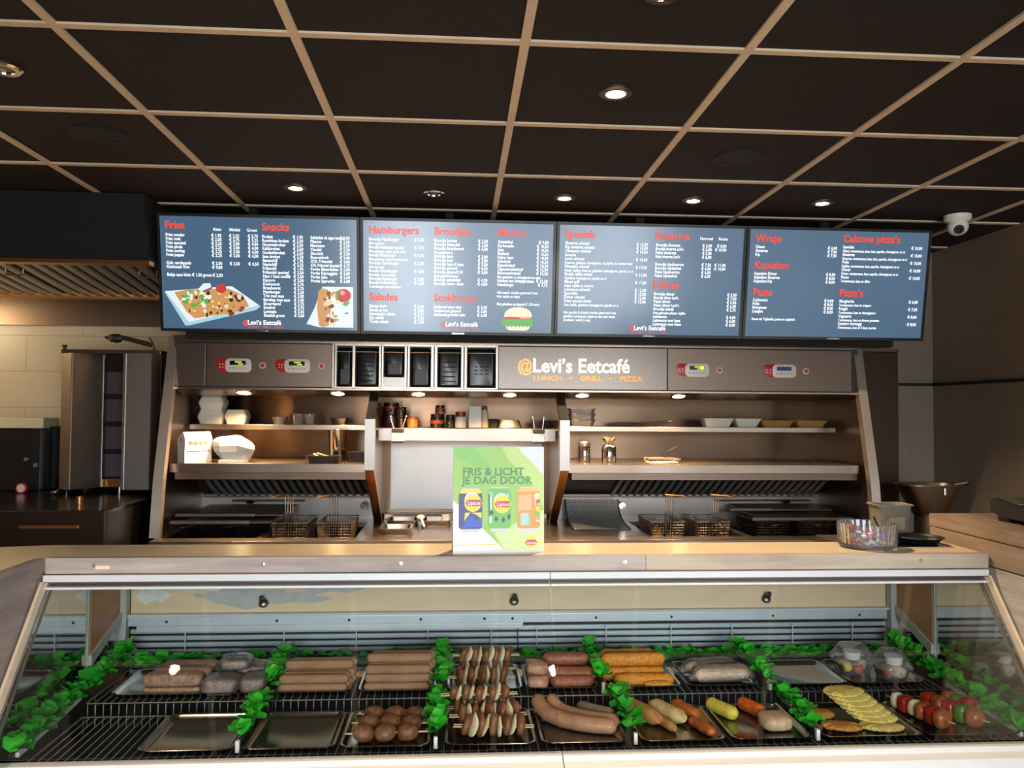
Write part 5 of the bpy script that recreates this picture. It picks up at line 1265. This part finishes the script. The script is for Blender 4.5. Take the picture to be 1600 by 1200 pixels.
MB().box(1.40, 1.475, 1.86, 1.90, 1.3235, 1.337, .002).box(1.40, 1.475, 1.96, 2.0, 1.3235, 1.338, .002).build('feet', 'black_plastic', t)
MB().prism([(1.93, 1.372), (2.0, 1.382), (2.0, 1.384), (1.93, 1.374)], 'x', 1.405, 1.47).build('display', 'lamp_off', t)
MB().prism([(1.86, 1.361), (1.93, 1.371), (1.93, 1.41), (1.91, 1.415), (1.86, 1.385)], 'x', 1.43, 1.478).build('card_reader', 'black_plastic', t)

# ------------------------------------------------------------------ trays, leaf garlands and food in the case
LT, UT = .8836, .9086                       # where trays stand on the lower and the raised racks
def tray(cx, cy, wd, dp, z, label, group):
    a, d = wd / 2, dp / 2; t = thing('steel_tray', label, 'serving tray', (cx, cy, z), group=group)
    MB().rloft((cx, cy, z), [(a - .012, d - .012, .016, 0), (a - .005, d - .005, .02, .009), (a, d, .022, .011), (a + .001, d + .001, .023, .0125), (a, d, .022, .0135), (a - .005, d - .005, .019, .0125),
        (a - .011, d - .011, .016, .004), (a - .015, d - .015, .014, .002)], 6).build('tray_body', 'tray_steel', t)
LG, UG = 'front row steel trays', 'back row steel trays'
for cx, wd, lab in ((-.558, .196, 'empty steel tray in the front row, left of the leaf divider by the bare rack'), (-.348, .192, 'empty steel tray in the front row beside the meatball skewers'), (-.148, .188, 'steel tray holding the skewers of round meatballs'),
                    (.076, .194, 'front row steel tray under meat and onion skewers'), (.280, .192, 'steel tray holding the long pale sausages'), (.492, .186, 'steel tray holding the assorted rolls and red-brown strips'),
                    (.690, .182, 'steel tray holding a yellow croquette, an orange croquette and a patty'), (.915, .228, 'steel tray under the ridged yellow snacks'), (1.145, .222, 'steel tray holding the pepper and meat skewers')):
    tray(cx, 1.815, wd, .204, LT, lab, LG)
for cx, wd, lab in ((-.638, .362, 'wide steel tray holding minced meat bars and the wrapped pile'), (-.350, .188, 'steel tray under the brown stick stack with a stepped front'), (-.143, .186, 'steel tray under the brown stick stack with a straight front'), (.072, .184, 'back row steel tray under meat and onion skewers'),
                    (.264, .180, 'steel tray holding the reddish sausages'), (.466, .190, 'steel tray holding the orange breaded rolls'), (.672, .190, 'steel tray holding two rolls in clear film'), (.893, .194, 'empty steel tray in the back row mirroring green leaves'),
                    (1.096, .196, 'steel tray holding the clear salad tubs')):
    tray(cx, 2.072, wd, .192, UT, lab, UG)

def greenery(pts, per, size, seed, up=.012):
    """crinkled plastic leaves along a path"""
    r_ = random.Random(seed); b = MB(); P = [Vector(p) for p in pts]
    for a, c in zip(P, P[1:]):
        n = max(2, int((c - a).length * per)); ax = (c - a).normalized()
        for i in range(n):
            o = a.lerp(c, (i + r_.random()) / n) + Vector((r_.uniform(-.004, .004), r_.uniform(-.004, .004), r_.uniform(0, up)))
            ang = r_.uniform(0, 2 * PI); el_ = r_.uniform(.1, 1.25)
            d = Vector((math.cos(ang) * math.cos(el_), math.sin(ang) * math.cos(el_), math.sin(el_)))
            s_ = d.cross(Vector((0, 0, 1)));
            if s_.length < .1: s_ = Vector((1, 0, 0))
            s_.normalize(); nn = s_.cross(d); L = size * r_.uniform(.7, 1.25); W = L * r_.uniform(.35, .6)
            rows = []
            for j in range(4):
                t = j / 3; wj = W * (.35, .95, 1.0, .75)[j]; bend = -.25 * L * t * t
                rows.append([b.v(*(o + d * (L * t) + s_ * (wj * q) + nn * (bend + abs(q) * W * .3 * r_.uniform(.5, 1.3) + r_.uniform(-.0015, .0015)))) for q in (-1, 0, 1)])
            for ra, rb in zip(rows, rows[1:]):
                for q in (0, 1): b.face([ra[q], ra[q + 1], rb[q + 1], rb[q]])
    return b
dg_ = 'leaf-topped dividers between the trays'
k = 0
for xs_, lab in (((-.452, -.4505), 'between the first two'), ((-.041, -.036), 'left of the onion skewers'), ((.3875, .3625), 'between the sausages and the rolls'), ((.791, .782), 'left of the ridged snacks')):
    for row, (ya, yb, z, x) in (('front', (1.726, 1.945, LT + .001, xs_[0])), ('back', (1.972, 2.20, UT + .001, xs_[1]))):
        k += 1
        t = thing('leaf_divider', 'divider with green plastic leaves in the %s row, %s%s' % (row, lab, ' trays' if 'first' in lab else ''), 'divider', (x, (ya + yb) / 2, z), group=dg_)
        MB().box(x - .004, x + .004, ya + .006, yb, z, z + .020, .0008).box(x - .007, x + .007, ya, yb, z, z + .003).build('divider_rail', 'dull_steel', t)
        MB().box(x - .004, x + .004, ya - .004, ya + .006, z, z + .024, .001).build('end_cap', 'white_plastic', t)
        greenery([(x, ya + .02, z + .022), (x, ya + .10, z + .027), (x, yb, z + .034)], 300, .029, 20 + k).build('green_leaves', 'green_leaf', t)
for x, xb, lab in ((-.900, -.890, 'long garland of green plastic leaves along the left end of the case'), (1.262, 1.252, 'long garland of green plastic leaves along the right end of the case')):
    t = thing('leaf_garland', lab, 'garland', (x, 1.95, .8455), group='green leaf garlands in the case')
    MB().prism([(1.715, .8455), (1.715, .895), (2.26, .935), (2.26, .8455)], 'x', x - .006, x + .006).build('support_strip', 'dull_steel', t)
    pr_ = [(x, 1.71, .893), (x, 1.85, .905), (xb, 2.05, .922), (xb, 2.26, .938)]
    gl = greenery(pr_, 420, .031, 77)
    for v in gl.bm.verts: v.co.x = min(max(v.co.x, EX0 + .0055), EX1 - .0055)
    gl.build('green_leaves', 'green_leaf', t)
    MB().prism([(1.72, .886), (1.72, .8955), (1.99, .916), (1.99, .906)], 'x', *((x + .006, x + .014) if x < 0 else (x - .014, x - .006))).build('white_comb', 'white_plastic', t)
for x0, x1, lab in ((-.86, -.45, 'back garland of green leaves behind the minced meat'), (-.44, -.04, 'back garland of green leaves behind the brown sticks'), (-.03, .37, 'back garland of green leaves behind the onion skewers'),
                    (.38, .79, 'back garland of green leaves behind the breaded rolls'), (.80, 1.23, 'back garland of green leaves behind the empty back tray')):
    t = thing('leaf_garland', lab, 'garland', ((x0 + x1) / 2, 2.235, .9085), group='green leaf garlands in the case')
    MB().box(x0, x1, 2.234, 2.24, .9085, .925).build('support_strip', 'dull_steel', t)
    greenery([(x0 + .01, 2.225, .914), (x1 - .01, 2.225, .914)], 380, .027, int(x0 * 100) + 200, .008).build('green_leaves', 'green_leaf', t)

def single(mb, name, mat, label, cat, group=None, smooth=50):
    o = mb.build(name, mat, smooth=smooth); recentre(o); tag(o, label, cat, group); return o
# back row: minced meat bars and the wrapped pile
UZ, LZt = UT + .0022, LT + .0022
mg = 'minced meat bars on the wide tray'
for lay, (z, h) in enumerate(((UZ, .017), (UZ + .0172, .030))):
    for j, y in enumerate((2.022, 2.066, 2.110)):
        single(MB().ball((-.683 + .006 * j, y, z + h / 2), (.070, .0222, h / 2), 24, 12, .035, 60, j + lay * 5, None, .42), 'minced_meat_bar', 'mince',
               ('%s minced meat bar of the upper layer' if lay else '%s minced meat bar of the thin bottom layer') % ('front', 'middle', 'rear')[j], 'minced meat', mg)
t = thing('wrapped_meat_pile', 'pile of minced meat blocks wrapped together in shiny cling film', 'wrapped meat', (-.535, 2.05, UZ))
for i, (x, y, z, rx, ry, rz) in enumerate(((-.567, 2.016, UZ + .021, .044, .036, .020), (-.490, 2.022, UZ + .020, .030, .038, .019), (-.532, 2.095, UZ + .024, .068, .034, .024), (-.548, 2.070, UZ + .056, .036, .034, .013))):
    MB().ball((x, y, z), (rx, ry, rz), 20, 12, .10, 45, i, None, .55).build('meat_block', 'mince', t)
    fm = MB().ball((x, y, z), (rx + .004, ry + .004, rz + .0035), 26, 16, .14, 38, i + 9, None, .6)
    for v in fm.bm.verts: v.co.z = max(v.co.z, UZ + .0004); v.co.x = min(v.co.x, -.462)
    fm.build('cling_film', 'cling_film', t)
# brown meat sticks

def stick(x, y, z, r, L, lab, grp): single(MB().sausage([(x - L / 2 + r * .5, y, z), (x, y, z), (x + L / 2 - r * .5, y, z)], r, 16, 2, 1, 0, 0, .72), 'meat_stick', 'frikandel', lab, 'meat stick', grp)
pos = {0: 'front', 1: 'second', 2: 'third', 3: 'rearmost'}; lay_n = {0: 'bottom', 1: 'second', 2: 'third', 3: 'fourth'}
for cx, rows, nm, L in ((-.345, (2, 2, 3, 3), 'the stepped stack of brown sticks', .158), (-.142, (3, 4, 4), 'the straight-fronted stack of brown sticks', .152)):
    for j, n in enumerate(rows):
        for i in range(n):
            r_ = .0106; y = 2.004 + j * .0222 + (.002 * (i % 2)); x = cx + .004 * j + rng.uniform(-.003, .003)
            stick(x, y, UZ + .0108 + i * .0212, r_, L, 'brown meat stick, %s layer of the %s row in %s' % (lay_n[i], pos[j], nm), nm)
# skewers of meat slices and onion
def onion_skewer(cx, y, z, R, n, L, tilt, lab, grp, seed):
    t = thing('onion_skewer', lab, 'meat skewer', (cx, y, z - R), (0, 0, 0), grp)
    for dy in (-.006, .006): MB().cyl((-L / 2 - .022, dy, R), (L / 2 + .022, dy, R), .0017, .0017, 6).build('wooden_stick', 'stick_wood', t, True)
    r_ = random.Random(seed); st = L / n
    for i in range(n):
        x = -L / 2 + st * (i + .5); Rr = R * r_.uniform(.80, 1.06)
        M_ = Matrix.Translation((x, r_.uniform(-.003, .003), R + r_.uniform(.001, .004))) @ Matrix.Rotation(.22 + r_.uniform(-.15, .15), 4, 'Y') @ Matrix.Rotation(r_.uniform(-.22, .22), 4, 'Z')
        if i % 2 == 0: MB().ball((0, 0, 0), (st * .62, Rr, Rr * .98), 16, 12, .14, 40, seed + i, None, .8).transform(M_).build('meat_slice', 'meat_brown', t, True)
        else:
            o = MB().ball((0, 0, 0), (st * .30, Rr * 1.0, Rr * 1.02), 16, 12, .12, 40, seed + i, None, .8)
            for v in o.bm.verts: v.co.x += .25 * v.co.y ** 2 / R - .003
            o.transform(M_).build('onion_slice', 'onion', t, True)
    t.rotation_euler = (0, 0, tilt)
og = 'meat and onion skewers, '
for i, (y, z, R, tl) in enumerate(((2.012, UZ + .0275, .027, -.03), (2.070, UZ + .030, .029, .03), (2.046, UZ + .072, .021, -.02))):
    onion_skewer(.064 + .006 * i, y, z, R, 9, .124, tl, ('front', 'rear', 'topmost')[i] + ' meat and onion skewer on the back row tray', og + 'back row', 40 + i * 9)
for i, (y, z, R, tl) in enumerate(((1.772, LZt + .0255, .025, -.06), (1.830, LZt + .028, .0275, .05), (1.882, LZt + .026, .0255, -.03), (1.853, LZt + .067, .0185, .03))):
    onion_skewer(.084 - .010 * i, y, z, R, 9, .132, tl, ('front', 'second', 'rear', 'topmost')[i] + ' meat and onion skewer on the front row tray', og + 'front row', 80 + i * 9)
# meatball skewers
for i, y in enumerate((1.768, 1.822, 1.874)):
    lab = ('front', 'middle', 'rear')[i] + ' skewer of three round brown meatballs'
    x0 = -.150 + .006 * i; t = thing('meatball_skewer', lab, 'meat skewer', (x0, y, LZt), (0, 0, (.03, -.04, -.05)[i]), 'meatball skewers on one tray')
    for j, dx in enumerate((-.047, 0, .047)):
        MB().ball((dx, 0, .0172), (.0235, .0195, .0172), 18, 12, .12, 50, i * 5 + j, None, .9).build('meatball', 'ball_brown', t, True)
    MB().cyl((-.086, 0, .0172), (.092, 0, .0172), .0018, .0018, 6).build('wooden_stick', 'stick_wood', t, True)
# reddish sausages and pink pieces
rg = 'reddish sausages on the back row tray'
single(MB().ball((.205, 2.012, UZ + .017), (.026, .03, .017), 18, 12, .14, 45, 1, None, .7), 'pink_meat_piece', 'pink_meat', 'lower pink meat piece on the left of the reddish sausages', 'meat piece', rg)
single(MB().ball((.201, 2.020, UZ + .049), (.028, .031, .0145), 18, 12, .14, 45, 2, Matrix.Rotation(.12, 3, 'Y'), .6), 'pink_meat_piece', 'pink_meat', 'upper pink meat piece lying on another pink piece', 'meat piece', rg)
def roll(path, r, mat, nm, lab, cat, grp, wob=.05, sq=1, seed=0, dome=2, n=14):
    P = [Vector(p) for p in path]; Q = [P[0].lerp(P[-1], t / 8) for t in range(9)] if len(P) == 2 else P
    return single(MB().sausage(Q, r, n, dome, sq, wob, seed), nm, mat, lab, cat, grp)
roll([(.250, 2.005, UZ + .0152), (.330, 2.008, UZ + .0152)], .0145, 'red_sausage', 'red_sausage', 'front low reddish sausage beside the pink pieces', 'sausage', rg, .1, 1, 1)
roll([(.245, 2.042, UZ + .0205), (.338, 2.042, UZ + .0205)], .020, 'red_sausage', 'red_sausage', 'thick reddish sausage behind the low front one', 'sausage', rg, .1, 1, 2)
roll([(.240, 2.090, UZ + .0205), (.330, 2.090, UZ + .0205)], .020, 'red_sausage', 'red_sausage', 'lower rear reddish sausage at the back of its tray', 'sausage', rg, .1, 1, 3)
roll([(.238, 2.068, UZ + .0545), (.325, 2.066, UZ + .0545)], .016, 'red_sausage', 'red_sausage', 'top reddish sausage lying across two others', 'sausage', rg, .1, 1, 4)
# breaded rolls
bg2 = 'orange breaded rolls on the back row tray'
for x0, x1, y, z, r_, lab in ((.410, .535, 2.012, UZ + .0158, .015, 'front orange breaded roll'), (.385, .520, 2.052, UZ + .0185, .018, 'bottom orange breaded roll hidden behind the front one'), (.385, .522, 2.093, UZ + .0185, .018, 'rear orange breaded roll at the tray back'),
                              (.388, .520, 2.052, UZ + .0545, .0172, 'orange breaded roll in the upper layer, nearer the front'), (.390, .505, 2.090, UZ + .0535, .0165, 'orange breaded roll in the upper layer, at the back')):
    roll([(x0, y, z), (x1, y, z)], r_, 'breaded', 'breaded_roll', lab, 'breaded roll', bg2, .12, 1, int(z * 1000))
single(MB().ball((.505, 1.994, UZ + .010), (.036, .013, .010), 20, 10, .1, 50, 4, None, .9), 'breaded_oval', 'breaded', 'small orange breaded oval lying before the rolls', 'breaded snack', bg2)
# wrapped rolls
wg = 'pale rolls in clear film'
for x0, x1, y, y2, r_, lab in ((.622, .732, 2.022, 2.030, .021, 'front pale roll wrapped in clear film'), (.614, .715, 2.085, 2.095, .020, 'rear pale roll wrapped in clear film')):
    t = thing('wrapped_roll', lab, 'wrapped roll', ((x0 + x1) / 2, y, UZ), group=wg); z = UZ + r_ + .0025
    MB().sausage([Vector((x0, y, z)).lerp((x1, y2, z), i / 8) for i in range(9)], r_, 16, 3, .95, .05, 5).build('pale_roll', 'loempia', t)
    s_ = MB(); pts = [Vector((x0 - .03, y, z - .012)), Vector((x0 - .012, y, z - .003))] + [Vector((x0, y, z)).lerp((x1, y2, z), i / 12) for i in range(13)] + [Vector((x1 + .014, y2, z - .002)), Vector((x1 + .03, y2, z - .012))]
    s_.tube(pts, [.006, .016] + [r_ * (1.07 + .05 * (i % 2)) for i in range(13)] + [.016, .006], 18)
    for v in s_.bm.verts: v.co += .0022 * noise.noise_vector(v.co * 90)
    for v in s_.bm.verts: v.co.z = max(v.co.z, UZ + .0005)
    s_.build('clear_film', 'cling_film', t)
# salad tubs
sg = 'clear salad tubs on one tray'
def salad(cx, cy, z, wd, dp, fills, lab, cap):
    t = thing('salad_tub', lab, 'salad tub', (cx, cy, z), group=sg); c = (cx, cy, z); a, d = wd / 2, dp / 2
    MB().rloft(c, [(a - .012, d - .012, .015, 0), (a - .002, d - .002, .02, .032), (a + .004, d + .004, .022, .033), (a + .004, d + .004, .022, .035), (a - .004, d - .004, .018, .05), (a - .018, d - .018, .014, .074), (a - .024, d - .024, .012, .076)], 5).build('clear_shell', 'clear_plastic', t)
    for i, (dx, dy, rx, ry, h, m, nm) in enumerate(fills): MB().ball((cx + dx, cy + dy, z + .0035 + h), (rx, ry, h), 18, 10, .25, 70, i, None, .8).build(nm, m, t)
    if cap: MB().lathe((cx + cap[0], cy + cap[1], z + cap[2]), [(0, 0), (.020, 0), (.023, .018), (.024, .02), (0, .021)], 20).build('dressing_cup', 'white_plastic', t)
salad(1.056, 2.095, UZ, .098, .085, ((-.025, .0, .018, .026, .014, 'corn', 'corn'), (.006, -.02, .014, .012, .012, 'tomato', 'tomato'), (.026, .012, .016, .02, .013, 'rice_salad', 'rice_salad'), (.004, .02, .014, .012, .012, 'pepper_green', 'cucumber')), 'clear domed salad tub with corn, the left and rear of the two', (.008, .018, .030))
salad(1.132, 2.040, UZ, .082, .085, ((.012, .0, .022, .03, .016, 'rice_salad', 'rice_salad'), (-.022, -.004, .011, .025, .014, 'tomato', 'tomato')), 'clear domed salad tub with pale salad, the front and right of the two', (.010, .004, .037))
# front row: sausages
pg = 'long sausages on the front row tray'
roll([(.194, 1.896, LZt + .032), (.200, 1.878, LZt + .024), (.215, 1.852, LZt + .0182), (.240, 1.822, LZt + .0178), (.272, 1.800, LZt + .0178), (.305, 1.786, LZt + .0178), (.340, 1.778, LZt + .0178)], .0172, 'pale_sausage', 'long_sausage', 'thickest long pale sausage curving along the tray front', 'sausage', pg, .03, 1, 1, 3, 16)
roll([(.228, 1.905, LZt + .031), (.236, 1.890, LZt + .023), (.252, 1.874, LZt + .0165), (.278, 1.850, LZt + .0160), (.308, 1.831, LZt + .0160), (.335, 1.820, LZt + .0160), (.356, 1.815, LZt + .0160)], .0152, 'pale_sausage', 'long_sausage', 'long pale sausage curving just behind the thickest one', 'sausage', pg, .03, 1, 2, 3, 16)
roll([(.300, 1.902, LZt + .0152), (.316, 1.884, LZt + .0152), (.338, 1.868, LZt + .0152), (.356, 1.858, LZt + .0152)], .0145, 'grey_sausage', 'short_sausage', 'short greyish sausage behind the two long ones', 'sausage', pg, .03, 1, 3, 3, 16)
# assorted rolls
ag = 'assorted rolls on one front row tray'
roll([(.418, 1.890, LZt + .019), (.453, 1.822, LZt + .019)], .0185, 'roll_brown', 'brown_roll', 'thick brown roll at the left of the assorted rolls', 'fried roll', ag, .06, 1, 1, 1)
roll([(.446, 1.885, LZt + .0112), (.484, 1.782, LZt + .0112)], .0108, 'roll_brown', 'thin_roll', 'thin brown roll lying between the thick and the pale roll', 'fried roll', ag, .05, 1, 2, 1)
roll([(.473, 1.890, LZt + .0195), (.509, 1.822, LZt + .0195)], .0195, 'roll_pale', 'pale_roll', 'pale folded spring roll with an open end', 'spring roll', ag, .05, .85, 3, 1)
roll([(.524, 1.893, LZt + .0175), (.550, 1.840, LZt + .0175)], .017, 'chicken', 'chicken_strip', 'rear red-brown meat strip on the assorted tray', 'meat strip', ag, .25, .9, 4, 2)
roll([(.540, 1.808, LZt + .0135), (.560, 1.752, LZt + .0135)], .013, 'chicken', 'chicken_strip', 'front red-brown meat strip pointing at the glass', 'meat strip', ag, .25, .9, 5, 3)
cg = 'croquettes and patty on one tray'
roll([(.612, 1.902, LZt + .0165), (.640, 1.846, LZt + .0165)], .0158, 'yellow_croquette', 'yellow_croquette', 'bright yellow croquette left of the orange one', 'croquette', cg, .07, 1, 6, 3)
roll([(.690, 1.905, LZt + .0160), (.710, 1.857, LZt + .0160)], .0155, 'orange_croquette', 'orange_croquette', 'orange croquette behind the round patty', 'croquette', cg, .07, 1, 7, 3)
single(MB().ball((.722, 1.795, LZt + .0165), (.034, .034, .0165), 24, 12, .05, 60, 3, None, .6), 'round_patty', 'patty', 'round pale meat patty lying before the orange croquette', 'meat patty', cg)
t = thing('serving_tongs', 'small steel serving tongs lying along the right edge of the croquette tray', 'tongs', (.772, 1.84, LT + .014))
MB().tube([(.768, 1.90, LT + .018), (.772, 1.84, LT + .017), (.774, 1.755, LT + .0165)], .003, 6, squash=.6).build('handle', 'chrome', t)
# ridged flat snacks
def ridged(cx, cy, z, rx, ry, h, rot, mat, lab):
    b = MB(); b.lathe((0, 0, 0), [(0, -.5 * h), (.7, -.5 * h), (.98, -.22 * h), (1, 0), (.98, .22 * h), (.7, .5 * h), (0, .5 * h)], 48, rx, ry, 1, .024)
    for v in b.bm.verts: v.co.z += .16 * h * math.sin(v.co.x * 2 * PI / .011)
    b.transform(Matrix.Translation((cx, cy, z)) @ rot)
    single(b, 'ridged_snack', mat, lab, 'fried snack', 'ridged flat snacks on one tray')
Rx = lambda a, zr=0: Matrix.Rotation(zr, 4, 'Z') @ Matrix.Rotation(a, 4, 'X')
ridged(.848, 1.855, LZt + .0065, .042, .030, .011, Rx(0, .1), 'ridged_orange', 'rear orange ridged snack beside the yellow pile')
ridged(.872, 1.782, LZt + .0065, .044, .026, .011, Rx(0, -.25), 'ridged_orange', 'front orange ridged snack beside the yellow pile')
ridged(.962, 1.776, LZt + .0065, .050, .027, .011, Rx(0, -.12), 'ridged_yellow', 'frontmost yellow ridged snack, flat on the tray')
for i in range(6):
    ridged(.962 - .008 * i, 1.806 + .0135 * i, LZt + .0172 + .0070 * i, .050, .027, .0088, Rx(.14, -.22 + .05 * i + .05 * (i % 2)), 'ridged_yellow',
           ('first', 'second', 'third', 'fourth', 'fifth', 'rearmost')[i] + ' of the piled yellow ridged snacks counted from the front')
# pepper and meat skewers
def shashlik(x0, y0, x1, y1, items, lab, seed):
    z = LZt + .0215; t = thing('pepper_skewer', lab, 'meat skewer', ((x0 + x1) / 2, (y0 + y1) / 2, LZt), group='pepper and meat skewers')
    a, b_ = Vector((x0, y0, z)), Vector((x1, y1, z)); n = len(items); d = (b_ - a).normalized(); L = (b_ - a).length
    MB().cyl(a - d * .02, b_ + d * .02, .0017, .0017, 6).build('wooden_stick', 'stick_wood', t)
    R_ = d.to_track_quat('X', 'Z').to_matrix()
    for i, m in enumerate(items):
        c = a.lerp(b_, (i + .5) / n); th = L / n * .58
        if m == 'meat_glazed': MB().ball(c, (th * 1.05, .024, .0212), 16, 11, .12, 45, seed + i, R_, .8).build('meat_chunk', m, t)
        elif m == 'onion': MB().ball(c, (th * .8, .017, .018), 14, 10, .12, 45, seed + i, R_, .7).build('onion_piece', m, t)
        else: MB().ball(c, (th * .85, .021, .020), 14, 10, .08, 45, seed + i, R_, .5).build('pepper_piece', m, t)
shashlik(1.062, 1.905, 1.108, 1.762, ('onion', 'pepper_red', 'onion', 'meat_glazed', 'pepper_red', 'meat_glazed'), 'meat skewer with onion and red pepper, nearer the ridged snacks', 3)
shashlik(1.135, 1.900, 1.190, 1.765, ('pepper_red', 'meat_glazed', 'pepper_red', 'pepper_green', 'meat_glazed'), 'meat skewer with red and green pepper in the middle of the last tray', 9)
shashlik(1.190, 1.900, 1.212, 1.83, ('meat_glazed', 'pepper_green', 'pepper_red'), 'short meat skewer with green pepper at the back of the last tray', 19)
